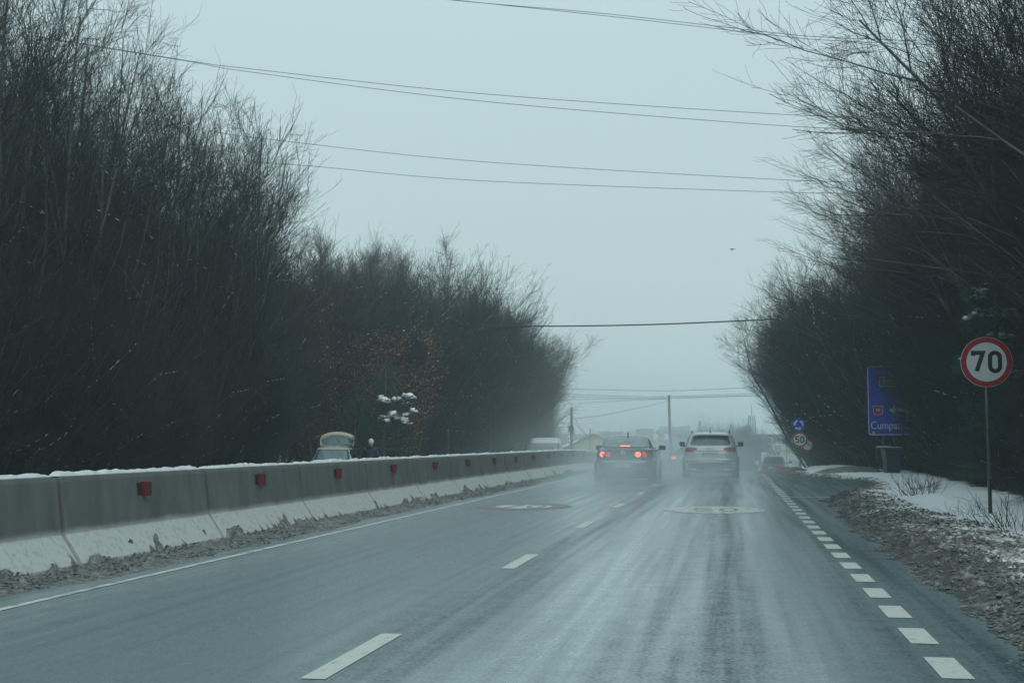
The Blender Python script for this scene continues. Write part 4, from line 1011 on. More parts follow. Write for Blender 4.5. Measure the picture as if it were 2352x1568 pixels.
sh = [(.0,.16),(.05,.14),(.10,.16),(.17,.155),(.17,.10),(.155,.04),(.17,-.05),(.13,-.13),(.0,-.165),(-.13,-.13),(-.17,-.05),(-.155,.04),(-.17,.10),(-.17,.155),(-.10,.16),(-.05,.14)]
b = MB(); plate_poly(b, [(.37+x, zb+.92+z) for x, z in reversed(sh)], -.006, -.001); rs = b.build('red_shield', M['sign_red'], pl); rs['label'] = 'small red road shield reading 39E'
b = MB(); b.stroke([(.37+x*1.0, zb+.92+z*1.0) for x, z in sh], .016, -.009, .002, True); b.build('shield_border', M['sign_white'], rs)
text_mesh('shield_text', '39E', .15, M['sign_white'], rs, (.37, -.0085, zb+.92), .8, .001)
b = MB(); ax, az = .75, zb+.93
plate_poly(b, [(ax,az),(ax+.22,az-.16),(ax+.22,az-.05),(ax+.60,az-.05),(ax+.60,az+.05),(ax+.22,az+.05),(ax+.22,az+.16)], -.006, -.001)
plate_poly(b, [(ax+.60,zb+.50),(ax+.68,zb+.50),(ax+.68,zb+1.5),(ax+.60,zb+1.5)], -.006, -.001)
plate_poly(b, [(ax+.52,zb+1.5),(ax+.64,zb+1.72),(ax+.76,zb+1.5)], -.006, -.001); b.build('white_arrow', M['sign_white'], pl)
text_mesh('sign_text', 'Cumpana', .40, M['sign_white'], pl, (.09, -.007, zb+.36), .82, .001, 'LEFT')
b = MB(); b.stroke(arcpts(.93,zb+.60,.04,.03,180,360,6), .018, -.007, .002); b.build('accent_mark', M['sign_white'], pl)
b = MB(); b.ring((.20,-.006,zb+.10), 0, .055, 0, .004, 20); b.build('round_emblem', mat('emblem_yellow', (.5,.5,.15), .5), pl)
for x in (.55, 1.7):
    b = MB(); b.tube([(x,.08,-.4),(x,.08,zb+Hh-.2)], .045, 12); b.build('post', M['metal_post'], t, True)
# wheelie bin and the low rail leaning beside it
p = foot(2047, 45.2, -.06); t = thing('wheelie_bin', 'dark wheelie bin standing in the snow below the blue direction sign', 'bin', p, R(8))
b = MB(); vs = []
for z, hw, y0, y1 in ((.06,.215,-.24,.22),(.20,.225,-.25,.23),(.92,.285,-.34,.30),(1.0,.29,-.35,.31)):
    vs += [(-hw,y0,z),(hw,y0,z),(hw,y1,z),(-hw,y1,z)]
fs = [(0,3,2,1)] + [(4*j+i, 4*j+(i+1)%4, 4*j+4+(i+1)%4, 4*j+4+i) for j in range(3) for i in range(4)] + [(12,13,14,15)]
b.add(vs, fs); bin_m = mat('bin_plastic', (.022,.042,.060), .45, var=.15, scale=5)
b.build('bin_body', bin_m, t, bevel=.025)
b = MB(); b.box((-.31,-.38,1.003),(.31,.34,1.05)); b.box((-.29,.30,.90),(.29,.36,1.0)); b.build('lid', bin_m, t, bevel=.02)
b = MB(); b.tube([(-.24,.38,.98),(.24,.38,.98)], .018, 8); b.build('handle', bin_m, t, True)
for s in (-1,1):
    b = MB(); b.tube([(s*.22-.025,.26,.09),(s*.22+.025,.26,.09)], .1, 18); b.build('wheel', M['tyre'], t)
p0 = foot(2020, 46.3, -.05); t = thing('wooden_frame', 'thin pale frame of stakes left of the wheelie bin under the sign', 'frame', p0)
b = MB(); b.tube([(-.03,0,-.1),(-.10,0,.75),(-.12,0,1.10)], .022, 6); b.tube([(-.14,0,1.08),(.80,.02,1.06)], .022, 6); b.tube([(.08,.02,-.1),(.03,.02,1.05)], .014, 6)
b.build('stakes', M['bark'], t, True)
b = MB(); b.tube([(-.12,0,1.115),(.2,0,1.12),(.45,.01,1.105),(.78,.02,1.10)], [.014,.022,.012,.02], 6); b.build('snow_strip', M['snow'], t, True)

# ------------------------------------------------------------------ poles, wires, bird
def pole(name, label, px, ytop, depth, zf, r0, r1, mt, lean=(0,0), cat='pole'):
    q = foot(px, depth, zf); tp = at(px, ytop, depth); h = tp.z-zf
    t = thing(name, label, cat, q); b = MB(); n = 7
    b.tube([(lean[0]*i/n, lean[1]*i/n, -.3 + (h+.3)*i/n) for i in range(n+1)], [r0+(r1-r0)*i/n for i in range(n+1)], 12); b.build('pole_shaft', mt, t, True)
    return t, h
tA, hA = pole('utility_pole', 'concrete utility pole with coils of black cable, at the end of the left trees', 1313, 935, 92, -1.6, .135, .09, M['concrete_pole'])
b = MB()
def zrel(py, depth, zf): return at(1313, py, depth).z - zf
for (x, py, rx, rz_) in ((-.10,979,.13,.30),(0,993,.22,.26),(.12,1002,.17,.24),(-.12,1012,.10,.22)):
    cz = zrel(py, 92, -1.6); b.tube([(x+rx*math.cos(a), -.16+.02*math.sin(3*a), cz+rz_*math.sin(a)) for a in [k*math.pi/10 for k in range(21)]], .022, 6, False)
b.build('cable_coil', M['wire'], tA, True)
b = MB(); b.box((-.22,-.14,zrel(1031,92,-1.6)),(.22,.14,zrel(1028,92,-1.6))); b.box((-.17,-.17,zrel(992,92,-1.6)),(.17,-.10,zrel(978,92,-1.6))); b.build('bracket', M['dark_metal'], tA)
tB, hB = pole('utility_pole', 'tall slim pole standing in the middle distance above the two cars ahead', 1540.5, 907, 115, road_z(115), .15, .11, M['concrete_pole'], lean=(-.12,0))
pole('thin_pole', 'short leaning pole in front of the yellow building', 1353, 984, 118, -1.9, .09, .075, M['concrete_pole'], lean=(.13,0))
pole('thin_pole', 'very thin pale pole in front of the middle thicket, right of the standing person', 1030, 984, 58, -.55, .022, .018, M['metal_post'])
def wire(label, pts, depths, r, name='overhead_wire', group=None, sag=0, twist=0):
    P = [at(x, y, d) for (x, y), d in zip(pts, depths)]
    # smooth curve through the surveyed points
    Q = []
    for i in range(len(P)-1):
        p0 = P[max(i-1,0)]; p1 = P[i]; p2 = P[i+1]; p3 = P[min(i+2,len(P)-1)]
        for k in range(10):
            u = k/10; Q.append(.5*((2*p1)+(p2-p0)*u+(2*p0-5*p1+4*p2-p3)*u*u+(3*p1-p0-3*p2+p3)*u**3))
    Q.append(P[-1])
    org = Q[0].copy(); b = MB()
    if twist:
        D = []
        for i in range(len(Q)-1):
            for k in range(8): D.append(Q[i].lerp(Q[i+1], k/8))
        for ph in (0, 2.1, 4.2):
            b.tube([q-org + Vector((0, math.cos(i*.9+ph)*twist, math.sin(i*.9+ph)*twist)) for i, q in enumerate(D)], r, 5)
    else: b.tube([q-org for q in Q], r, 6)
    o = b.build(name, M['wire'], None, True); o.location = org
    return tag(o, label, 'wire', group)
wire('topmost overhead wire, entering at the top edge of the photo', [(700,-42),(1020,-1),(1400,33),(1780,76),(1900,86),(2150,96)], [46]*6, .010)
wire('second overhead wire, running just below the topmost one', [(700,-40),(1020,-2),(1400,38),(1780,82),(1900,93),(2150,104)], [46.5]*6, .010)
wire('third overhead wire from the top, upper one of the middle pair', [(60,80),(440,141),(570,158),(1100,215),(1780,262),(2050,270)], [52]*6, .011)
wire('fourth overhead wire from the top, lower one of the middle pair', [(100,88),(440,143),(570,165),(1100,232),(1780,288),(2050,297)], [52.5]*6, .011)
wire('fifth overhead wire from the top, upper one of the wide pair', [(500,305),(650,324),(1100,371),(1780,412),(2000,419)], [58]*5, .011)
wire('sixth overhead wire from the top, lower one of the wide pair', [(500,366),(730,383),(1100,415),(1780,441),(2000,444)], [58.5]*5, .011)
wire('thick twisted cable sagging across the road between the thickets', [(650,735),(900,745),(1200,749),(1500,745),(1860,729)], [62]*5, .016, 'twisted_cable', None, 0, .022)
def far(y): return y
wire('highest wire running over the tall slim pole into the right trees', [(1280,890),(1350,894),(1540,897),(1710,890),(1800,884)], [112]*5, .017)
wire('wire meeting the tall slim pole just below its top', [(1280,903),(1350,907),(1450,910),(1538,910),(1720,904),(1800,900)], [113]*6, .017)
wire('wire meeting the tall slim pole, second below its top', [(1280,908),(1350,912),(1450,914),(1538,913),(1720,908),(1800,905)], [114]*6, .017)
wire('third wire below the top of the tall slim pole', [(1280,919),(1350,917),(1450,916),(1538,915),(1720,909),(1800,907)], [114.5]*6, .014)
wire('fourth wire below the top of the tall slim pole, slightly steeper', [(1300,928),(1390,922),(1450,919),(1538,916)], [112,113,114,115], .014)
wire('slack wire slanting from the tall slim pole down to the pole with cable coils', [(1315,961),(1380,954),(1440,942),(1500,929),(1538,919)], [92,97,103,109,114.5], .015)
wire('upper stay wire slanting down from the pole with cable coils', [(1316,955),(1330,975),(1346,1000)], [92,93,94], .014, 'stay_wire')
wire('lower stay wire slanting down from the pole with cable coils', [(1317,968),(1338,990),(1362,1010)], [92,92.6,93], .014, 'stay_wire')
wire('left wire from the pole with cable coils into the thicket', [(1311,950),(1285,962),(1255,972)], [92,89,86], .014)
c = at(1682, 573.5, 70); t = tag(link('bird', mesh_np('bird', [(0,0,0)]*4, [(0,1,2,3)], M['wire'])), 'tiny dark bird flying in the open sky above the road', 'bird')
b = MB()
b.tube([(0,-.12,0),(0,0,.02),(0,.14,.0)], [.012,.045,.008], 6)
for s in (-1, 1): b.add([(0,-.05,.02),(s*.10,-.04,.07),(s*.19,.02,.02),(s*.09,.05,.06),(0,.06,.02),(0,-.05,.0),(s*.10,-.04,.06),(s*.19,.02,.012),(s*.09,.05,.05),(0,.06,.0)], [(0,1,3,4),(1,2,3),(5,9,8,6),(6,8,7),(0,5,6,1),(1,6,7,2),(2,7,8,3),(3,8,9,4)])
me_ = b.build('tmp', M['wire'], None, True); t.data = me_.data; bpy.data.objects.remove(me_); t.location = c; t.rotation_euler = (0,0,R(30))

# ------------------------------------------------------------------ person
jacket_m = mat('navy_jacket', (.018,.022,.065), .7, var=.25, scale=9, bump=.3)
trouser_m = mat('dark_trousers', (.02,.022,.03), .8); skin_m = mat('skin', (.42,.25,.18), .5); hair_m = mat('white_hair', (.55,.56,.53), .8, var=.15, scale=30, bump=.4)
def skin_fig(name, verts, edges, rad, m, parent, sub=2):
    me = bpy.data.meshes.new(name); me.from_pydata(verts, edges, []); me.materials.append(m); o = link(name, me, parent)
    bpy.context.view_layer.objects.active = o
    sk = o.modifiers.new('skin', 'SKIN'); sk.use_smooth_shade = True
    for i, r in enumerate(rad):
        me.skin_vertices[0].data[i].radius = r if hasattr(r, '__len__') else (r, r)
    me.skin_vertices[0].data[0].use_root = True
    s = o.modifiers.new('sub', 'SUBSURF'); s.levels = sub; s.render_levels = sub; return o
q = foot(852, 44.3, -.42)
per = thing('person', 'person seen from behind, white hair and dark navy jacket, standing beyond the barrier', 'person', q, R(-6))
# body (faces away, +y): legs, trunk, arms, neck, head as one skinned surface
V = [(0,0,.92),(0,.0,1.12),(0,-.01,1.32),(0,-.01,1.43),(0,.01,1.50),(0,.025,1.56),(0,.03,1.64),(0,.02,1.70),
     (-.10,0,.86),(-.11,.02,.48),(-.115,0,.10),(-.12,.14,.05),(.10,0,.86),(.11,.02,.48),(.115,0,.10),(.12,.14,.05),
     (-.17,-.01,1.40),(-.235,0,1.16),(-.215,.10,.92),(-.205,.13,.84),(.17,-.01,1.40),(.235,0,1.16),(.215,.10,.92),(.205,.13,.84)]
E = [(0,1),(1,2),(2,3),(3,4),(4,5),(5,6),(6,7),(0,8),(8,9),(9,10),(10,11),(0,12),(12,13),(13,14),(14,15),(3,16),(16,17),(17,18),(18,19),(3,20),(20,21),(21,22),(22,23)]
Rr = [(.16,.12),(.15,.11),(.17,.12),(.12,.09),(.055,.055),(.07,.075),(.078,.095),(.06,.07),.085,.06,.045,.04,.085,.06,.045,.04,.055,.042,.032,.03,.055,.042,.032,.03]
body = skin_fig('person_body', V, E, Rr, skin_m, per)
for s in (-1, 1):
    for k in range(5):
        a = (k-2)*.018
        pts = [(s*.205+a, .135, .83), (s*.205+a*1.3, .15, .79), (s*.20+a*1.3-s*.01, .15, .755-.004*abs(k-2))] if k < 4 else [(s*.185, .15, .84), (s*.165, .17, .81), (s*.16, .175, .785)]
        b = MB(); b.tube(pts, [.010,.009,.007], 6); b.build('finger', skin_m, per, True)
J = [(0,0,.80),(0,0,.95),(0,-.01,1.12),(0,-.015,1.30),(0,-.01,1.42),(0,-.005,1.49),(-.18,-.01,1.39),(-.25,0,1.16),(-.225,.09,.94),(.18,-.01,1.39),(.25,0,1.16),(.225,.09,.94)]
JE = [(0,1),(1,2),(2,3),(3,4),(4,5),(4,6),(6,7),(7,8),(4,9),(9,10),(10,11)]
JR = [(.21,.16),(.215,.165),(.205,.155),(.215,.155),(.17,.125),(.10,.095),.088,.075,.055,.088,.075,.055]
skin_fig('jacket', J, JE, JR, jacket_m, per)
b = MB(); b.tube([(-.11,-.06,1.45),(-.06,-.11,1.49),(0,-.12,1.50),(.06,-.11,1.49),(.11,-.06,1.45)], [.03,.05,.055,.05,.03], 10); b.build('hood', jacket_m, per, True)
T_ = [(0,0,.92),(-.10,0,.84),(-.11,.02,.48),(-.115,0,.12),(.10,0,.84),(.11,.02,.48),(.115,0,.12)]
skin_fig('trousers', T_, [(0,1),(1,2),(2,3),(0,4),(4,5),(5,6)], [(.175,.13),.10,.075,.065,.10,.075,.065], trouser_m, per)
bm = bmesh.new(); bmesh.ops.create_icosphere(bm, subdivisions=3, radius=1)
for v in bm.verts:
    d = v.co.normalized(); v.co = Vector((d.x*.092, d.y*.112, d.z*.115)) * (1+.03*math.sin(9*d.x+7*d.z))
    if d.y > .45 and d.z < .35: v.co.y *= .6
me = bpy.data.meshes.new('hair'); bm.to_mesh(me); bm.free(); me.materials.append(hair_m)
for p_ in me.polygons: p_.use_smooth = True
o = link('hair', me, per); o.location = (0, .015, 1.665)
for s in (-1,1):
    b = MB(); b.tube([(s*.083,.03,1.61),(s*.095,.025,1.635),(s*.088,.03,1.66)], [.012,.016,.01], 6); b.build('ear', skin_m, per, True)
b = MB(); b.tube([(0,.105,1.66),(0,.135,1.615),(0,.12,1.60)], [.010,.016,.010], 6); b.build('nose', skin_m, per, True)
for s in (-1,1):
    b = MB(); b.tube([(s*.115,-.07,.05),(s*.12,.06,.05),(s*.125,.19,.035)], [.045,.05,.035], 8); b.build('shoe', M['trim'], per, True)

# ------------------------------------------------------------------ low shrubs and stalks in the snow of the verge
sprig = {}
for i, (n, h, sp) in enumerate(((30, .85, 2.2), (14, .6, 2.0), (7, .4, 1.6))):
    rng = np.random.default_rng(40+i); P0, R0 = stems(rng, n, h, sp, -.35, K=8, r0=(.006,.011), wob=.14, base=.18)
    P1, R1 = grow(rng, P0, R0, 5, None, (20,55), 5, .15, .02, 0, tmin=.2, rr=.6, rmin=.0025, absl=(.15,.45))
    sprig[i] = mesh_np('twigs', *join([tubes(P0, R0, 4), tubes(P1, R1, 3)]), M['twig_brown'])
for (px, dp, k, s, lb) in ((2112, 27.5, 0, 1.0, 'leafless bush arching over the snow, nearer clump left of the 70 sign post'),
                       (2125, 30.0, 0, .9, 'leafless bush arching over the snow, farther clump beyond the 70 sign post'),
                       (2318, 17.2, 0, .9, 'tangle of dark twigs at the right edge, nearer than the 70 sign'),
                       (2350, 16.2, 1, 1.0, 'sprig of bare twigs cut off by the right edge of the photo'),
                       (2215, 20.9, 2, .9, 'few thin stalks poking through the snow left of the 70 sign foot')):
    q = foot(px, dp, .10); t = thing('bare_bush', lb, 'bush', q, trng.uniform(-.4,.4), None, s); link('twigs', sprig[k], t)

# ------------------------------------------------------------------ broken lumps of dirty slush
def chunks(n, xa, xb, ya, yb, zf, size, seed, inside):
    rng = np.random.default_rng(seed); y = ya + (yb-ya)*rng.uniform(size=n)**1.6; x = rng.uniform(xa, xb, n)
    k = inside(x, y); x, y = x[k], y[k]; pts = np.stack([x, y, zf(x, y) + .006], 1)
    o = link('slush_lumps', mesh_np('slush_lumps', *blobs(rng, pts, size, .75), M['slush'], False)); return tag(o, kind='stuff')
def in_slush(x, y):
    e, s_ = verge_parts(x, y); return (x > e-.08) & (x < s_ + .1 - .5*fbm(x*2, y*2, 2, 7)) & (fbm(x*3, y*2, 3, 91) > .42)
chunks(42000, 1.5, 4.6, 6, 60, verge_z, (.006,.021), 5, in_slush)
chunks(9000, -6.20, -5.5, 9, 60, slz, (.005,.017), 6, lambda x, y: (fbm(x*3, y*2, 3, 95) > .45) & (x < -5.95 + .4*fbm(y*1.5, y*0, 2, 3)))

# ------------------------------------------------------------------ far buildings, boards and masts in the haze
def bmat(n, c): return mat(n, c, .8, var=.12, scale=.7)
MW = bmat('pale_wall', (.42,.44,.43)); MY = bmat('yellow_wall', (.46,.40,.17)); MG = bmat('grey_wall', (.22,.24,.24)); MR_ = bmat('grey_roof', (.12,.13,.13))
def span(pxa, pxb, depth): a = at(pxa,1013,depth); b_ = at(pxb,1013,depth); return a, b_, (b_-a).length
def building(name, label, pxa, pxb, ytop, depth, deep, wall, storeys, cols, zf=-3.0, win=True, roof_over=.2, group=None, cat='building'):
    a, b_, wd = span(pxa, pxb, depth); h = at(pxa, ytop, depth).z - zf
    t = thing(name, label, cat, (a.x, a.y, zf), YAW, group)
    b = MB(); b.box((0,0,-.3),(wd,deep,h)); b.build('walls', wall, t)
    b = MB(); b.box((-roof_over,-roof_over,h+.002),(wd+roof_over,deep+roof_over,h+.25)); b.build('roof', MR_, t)
    if win:
        sh_ = h/storeys; sw = wd/cols
        for j in range(storeys):
            for i in range(cols):
                x = sw*(i+.5); z = sh_*(j+.35); b = MB(); b.box((x-sw*.28,-.05,z),(x+sw*.28,.03,z+sh_*.45)); b.build('window', M['glass_dark'], t)
    return t, wd, h
# yellow gabled house: two shallow slopes
a, b_, wd = span(1297, 1425, 118); zf = -2.3; t = thing('yellow_house', 'low yellow building with a shallow gable roof behind the left pole', 'building', (a.x, a.y, zf), YAW)
ze = at(1297,1031,118).z - zf; zp = at(1366,1000.5,118).z - zf; xp = wd*.53
b = MB(); plate_poly(b, [(0,-.2),(wd,-.2),(wd,ze+.1),(xp+.6,zp-.05),(xp,zp),(0,ze)], 0, 9); b.build('walls', MY, t)
for (x0, z0, x1, z1) in ((-.3,ze-.06,xp,zp+.08),(xp,zp+.08,wd+.3,ze+.02)):
    b = MB(); plate_poly(b, [(x0,z0),(x1,z1),(x1,z1+.14),(x0,z0+.14)], -.25, 9.3); b.build('roof', MR_, t)
b = MB(); b.add([(-.2,-.2,ze+.10),(1.6,-.2,ze+.78),(1.6,5,ze+.78),(-.2,5,ze+.10),(-.2,-.2,ze+.22),(1.6,-.2,ze+.92),(1.6,5,ze+.92),(-.2,5,ze+.22)], [(0,1,2,3),(4,5,6,7),(0,1,5,4),(1,2,6,5),(2,3,7,6),(3,0,4,7)]); b.build('roof_snow', M['snow'], t)
for x in (1.2, 3.0): b = MB(); b.box((x,-.03,.9),(x+.8,.02,1.9)); b.build('window', M['glass_dark'], t)
building('apartment_block', 'faint long block in the haze left of the pole with cable coils', 1262, 1305, 999, 330, 12, MG, 5, 8)
building('apartment_block', 'faint block with roof aerials in the haze behind the dark saloon', 1386, 1432, 993, 340, 12, MG, 6, 8)
building('apartment_block', 'faint low block in the haze between the coil pole and the yellow building', 1322, 1364, 999, 350, 12, MG, 5, 7)
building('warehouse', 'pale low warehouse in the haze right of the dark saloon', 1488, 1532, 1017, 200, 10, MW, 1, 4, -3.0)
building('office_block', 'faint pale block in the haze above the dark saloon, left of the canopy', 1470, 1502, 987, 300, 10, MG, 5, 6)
# canopy structure with a toothed parapet on thick legs
a, b_, wd = span(1511, 1591, 225); zf = -3.0; k = 2940/225
t = thing('canopy_building', 'big grey canopy with toothed parapet on thick legs, fading in the haze', 'building', (a.x, a.y, zf), YAW)
def zz(py): return at(1550, py, 225).z - zf
b = MB(); b.box((.0,0,zz(996)),(wd,7,zz(993))); b.build('slab', MG, t)
b = MB(); b.box((.35,.4,zz(992.9)),(wd-.35,6.6,zz(988)))
n_ = 22
for i in range(n_): x = .4 + (wd-.9)*i/(n_-1); b.box((x-.07,.35,zz(988)),(x+.07,.6,zz(979) if i < n_-3 else zz(976)))
b.build('parapet', MG, t)
for x0, x1 in ((.12,.20),(.43,.62),(.72,.78),(.88,1.0)): b = MB(); b.box((x0*wd,.5,-.3),(x1*wd,6,zz(996.1))); b.build('leg', MG, t)
# blue advertising boards
for (pxa, pxb, yt, yb, dp, lb, yl) in ((1528,1562,1010,1033,165,'blue advertising board with a pale yellow label behind the tall slim pole', True), (1561,1577,1007,1028,172,'smaller light blue board overlapping the right end of the larger one', False)):
    a, b_, wd = span(pxa, pxb, dp); zf = -2.9; t = thing('billboard', lb, 'billboard', (a.x, a.y, zf), YAW)
    z0, z1 = at(pxa,yb,dp).z-zf, at(pxa,yt,dp).z-zf
    b = MB(); b.box((0,0,z0),(wd,.15,z1)); pl = b.build('panel', mat('board_blue', (.03,.27,.80) if yl else (.12,.40,.70), .5, var=.1, scale=1), t)
    b = MB(); b.box((wd*.48,-.02,z0+(z1-z0)*.62),(wd*.83,-.003,z0+(z1-z0)*.9)) if yl else b.box((wd*.2,-.02,z0+(z1-z0)*.3),(wd*.7,-.003,z0+(z1-z0)*.6)); b.build('label_patch', MY if yl else MW, pl)
    for x in (wd*.15, wd*.85): b = MB(); b.box((x-.06,.16,-.3),(x+.06,.28,z1-.1)); b.build('post', M['dark_metal'], t)
def mast(label, px, ytop, dp, w0, w1, group=None):
    q = foot(px, dp, -3.0); h = at(px, ytop, dp).z+3.0; t = thing('lattice_mast', label, 'mast', q, .4); b = MB(); n = 12
    for sx, sy in ((-1,-1),(1,-1),(1,1),(-1,1)): b.tube([(sx*w0/2,sy*w0/2,-.2),(sx*w1/2,sy*w1/2,h)], .05, 4)
    for i in range(n):
        wa = w0+(w1-w0)*i/n; wb = w0+(w1-w0)*(i+1)/n; za, zb_ = h*i/n, h*(i+1)/n
        for (p1, p2) in (((-1,-1),(1,-1)),((1,-1),(1,1)),((1,1),(-1,1)),((-1,1),(-1,-1))):
            b.tube([(p1[0]*wa/2,p1[1]*wa/2,za),(p2[0]*wb/2,p2[1]*wb/2,zb_)], .03, 3)
    b.build('lattice', M['dark_metal'], t)
    b = MB(); b.tube([(0,0,h),(0,0,h+1.5)], .04, 5); b.build('aerial', M['dark_metal'], t)
mast('thin mast in the haze right of the toothed canopy', 1608, 966, 300, .8, .4)
mast('tall lattice mast in the haze right of the silver car', 1727, 955, 190, 1.3, .7)
mast('lower lattice mast just left of the tall one, right of the silver car', 1719, 985, 200, 1.2, .8)
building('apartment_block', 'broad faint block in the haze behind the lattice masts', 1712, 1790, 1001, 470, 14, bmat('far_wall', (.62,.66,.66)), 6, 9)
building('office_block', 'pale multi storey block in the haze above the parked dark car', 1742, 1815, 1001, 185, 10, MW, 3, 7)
# dealership pylon with round badge
a, b_, wd = span(1781, 1794.5, 130); zf = -2.4; t = thing('dealer_sign', 'square white pylon sign with a round car maker badge behind the parked dark car', 'sign', (a.x, a.y, zf), YAW)
z0, z1 = at(1781,1038,130).z-zf, at(1781,1022.5,130).z-zf
b = MB(); b.box((0,0,z0),(wd,.2,z1)); pl = b.build('panel', mat('pylon_blue', (.13,.20,.30), .5), t)
b = MB(); b.ring((wd/2,-.02,(z0+z1)/2+.04), 0, .27, 0, .015, 28); b.build('badge_disc', mat('badge_blue', (.03,.05,.16), .4), pl)
b = MB(); vw_badge(b, .27, -.035, wd/2, (z0+z1)/2+.04, .012); b.build('badge', M['sign_white'], pl)
b = MB(); b.box((wd*.3,.02,-.3),(wd*.7,.18,z0)); b.build('post', M['metal_post'], t)
# slanting dark blue banner with white rings
c = at(1773, 1038, 128); t = thing('banner', 'slanting dark blue banner with white round letters left of the pylon sign', 'banner', (c.x, c.y, -2.4), YAW)
zc = c.z+2.4; rotm = Matrix.Rotation(R(-58), 3, 'Y'); b = MB(); b.box((-.72,0,zc-.2),(.72,.06,zc+.2), Matrix.Rotation(R(60), 3, 'Y')); pl = b.build('panel', mat('banner_blue', (.03,.05,.14), .6), t)
b = MB()
for i, u in enumerate((-.42,-.12,.2)):
    x, z = u*math.cos(R(60)), -u*math.sin(R(60)); b.ring((x, -.02, zc+z), .07, .11, 0, .015, 16)
b.build('round_letters', M['sign_white'], pl)
b = MB(); b.tube([(.34,.1,-.3),(.34,.1,zc-.2)], .04, 6); b.build('post', M['metal_post'], t)
# white totem with red stripes, yellow-green canopy, dark blue flag column
def panel_thing(name, label, cat, pxa, pxb, yt, yb, dp, c, post=True, th=.3, zf=-2.5):
    a, b_, wd = span(pxa, pxb, dp); t = thing(name, label, cat, (a.x, a.y, zf), YAW); z0, z1 = at(pxa,yb,dp).z-zf, at(pxa,yt,dp).z-zf
    b = MB(); b.box((0,0,z0),(wd,th,z1)); o = b.build('panel', c, t)
    if z0 > .3: b = MB(); b.box((wd*.4,.02,-.3),(wd*.6,th-.02,z0)); b.build('post', M['metal_post'], t)
    return t, o, wd, z0, z1
t, o, wd, z0, z1 = panel_thing('totem_sign', 'slim white totem sign with reddish stripes at the roadside behind the parked dark car', 'sign', 1749, 1760, 1038, 1060, 120, M['sign_white'])
b = MB()
for k in range(3): b.box((wd*.25,-.02,z1-.25-.22*k-.1),(wd*.75,-.004,z1-.25-.22*k))
b.build('red_stripes', mat('faded_red', (.35,.10,.12), .6), o)
panel_thing('petrol_canopy', 'yellow green canopy edge below the pylon sign', 'canopy', 1783, 1812, 1037, 1046, 132, mat('canopy_green', (.40,.46,.20), .6), th=4)
panel_thing('flag_banner', 'dark blue upright banner beside the right trees, above the pylon sign', 'banner', 1803, 1810, 1000, 1018, 110, mat('flag_blue', (.02,.03,.14), .6), th=.05)
c = at(1739, 1062.5, 105); t = thing('round_sign', 'distant round pale yellow road sign at the edge of the snow bank', 'road sign', (c.x, c.y, -1.5), YAW); z = c.z+1.5
b = MB(); b.ring((0,0,z), 0, .17, 0, .02, 24); pl = b.build('sign_plate', mat('pale_yellow', (.45,.45,.30), .5), t); b = MB(); b.ring((0,-.004,z), .17, .21, 0, .02, 24); b.build('red_border', M['sign_red'], pl)
b = MB(); b.tube([(0,.05,-.3),(0,.05,z)], .03, 6); b.build('post', M['metal_post'], t, True)
# low dark hedge masses behind the cars, far off
for (px, dp, n, s) in ((1700, 150, 4, 1.0), (1450, 190, 4, .9)):
    for i in range(n):
        q = foot(px+(i-n/2)*30, dp+i*4, -2.9); plant('bushy_b', 'bare_shrub', q, i*1.7, 'faint low shrub in the haze far behind the two cars ahead', 'shrub', 'faint shrubs in the far haze', s)

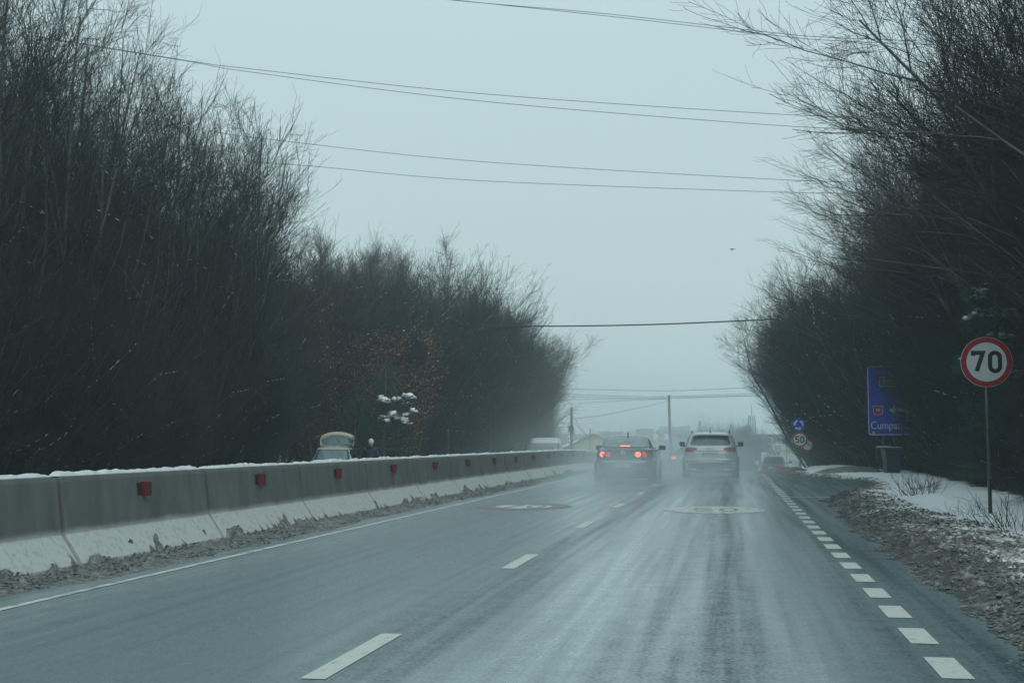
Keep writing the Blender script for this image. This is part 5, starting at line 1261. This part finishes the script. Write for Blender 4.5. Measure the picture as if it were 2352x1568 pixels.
# ------------------------------------------------------------------ air: even haze, spray thrown up by the cars, and added mist banks
def box_obj(name, lo, hi):
    b = MB(); b.box(lo, hi); m = bpy.data.materials.new(name); m.use_nodes = True; m.node_tree.nodes.clear()
    return b.build(name, m), m
o, m = box_obj('haze', (-260,-25,-5.5), (260,520,24)); tag(o, kind='stuff')
N = m.node_tree.nodes; ov = N.new('ShaderNodeOutputMaterial'); pv = N.new('ShaderNodeVolumePrincipled')
HAZE = .0015
pv.inputs['Color'].default_value = (.78,.965,1.0,1); pv.inputs['Density'].default_value = HAZE; pv.inputs['Anisotropy'].default_value = .1
m.node_tree.links.new(pv.outputs[0], ov.inputs['Volume'])
def spray_mist(loc, size, dens, seed, pw=1.3):
    b = MB(); b.box((-1,-1,-1),(1,1,1)); m = bpy.data.materials.new('spray_mist'); m.use_nodes = True; t = m.node_tree; N = t.nodes; N.clear(); K = t.links.new
    o = b.build('spray_and_mist', m); o.location = loc; o.scale = size; tag(o, kind='stuff')
    ov = N.new('ShaderNodeOutputMaterial'); pv = N.new('ShaderNodeVolumePrincipled'); tcn = N.new('ShaderNodeTexCoord')
    ln = N.new('ShaderNodeVectorMath'); ln.operation = 'LENGTH'; K(tcn.outputs['Object'], ln.inputs[0])
    mr = N.new('ShaderNodeMapRange'); mr.interpolation_type = 'SMOOTHSTEP'; mr.inputs['From Min'].default_value = 1.0; mr.inputs['From Max'].default_value = .1; mr.inputs['To Min'].default_value = 0; mr.inputs['To Max'].default_value = 1; K(ln.outputs['Value'], mr.inputs['Value'])
    nz = N.new('ShaderNodeTexNoise'); nz.inputs['Scale'].default_value = 1.9; nz.inputs['Detail'].default_value = 3; ad = N.new('ShaderNodeVectorMath'); ad.operation = 'ADD'; ad.inputs[1].default_value = (seed*3.1, seed, 0)
    K(tcn.outputs['Object'], ad.inputs[0]); K(ad.outputs[0], nz.inputs['Vector'])
    nr = N.new('ShaderNodeMapRange'); nr.inputs['From Min'].default_value = .3; nr.inputs['From Max'].default_value = .7; nr.inputs['To Min'].default_value = .35; nr.inputs['To Max'].default_value = 1.3; K(nz.outputs['Fac'], nr.inputs['Value'])
    mu = N.new('ShaderNodeMath'); mu.operation = 'MULTIPLY'; K(mr.outputs[0], mu.inputs[0]); K(nr.outputs[0], mu.inputs[1])
    m2 = N.new('ShaderNodeMath'); m2.operation = 'MULTIPLY'; m2.inputs[1].default_value = dens; K(mu.outputs[0], m2.inputs[0]); K(m2.outputs[0], pv.inputs['Density'])
    pv.inputs['Color'].default_value = (.86,.98,1.0,1); K(pv.outputs[0], ov.inputs['Volume'])
    return o
pS = foot(1430, 39, 0); pQ = foot(1630, 44, 0)
spray_mist((pS.x, pS.y-1.5, .1), (2.7, 9.5, 1.5), .22, 1)
spray_mist((pQ.x, pQ.y-1.0, .1), (2.5, 9.5, 1.4), .22, 2)
spray_mist(((pS.x+pQ.x)/2-1.0, pS.y+14, .2), (8, 24, 3.2), .05, 3)
spray_mist((-5, 150, -2), (60, 95, 15), .0065, 5)  # added far mist bank, makes distant things fade more than the haze
spray_mist((-10, 72, 0), (15, 30, 9), .011, 7)  # added mist over the second left thicket, lightens its dark trees
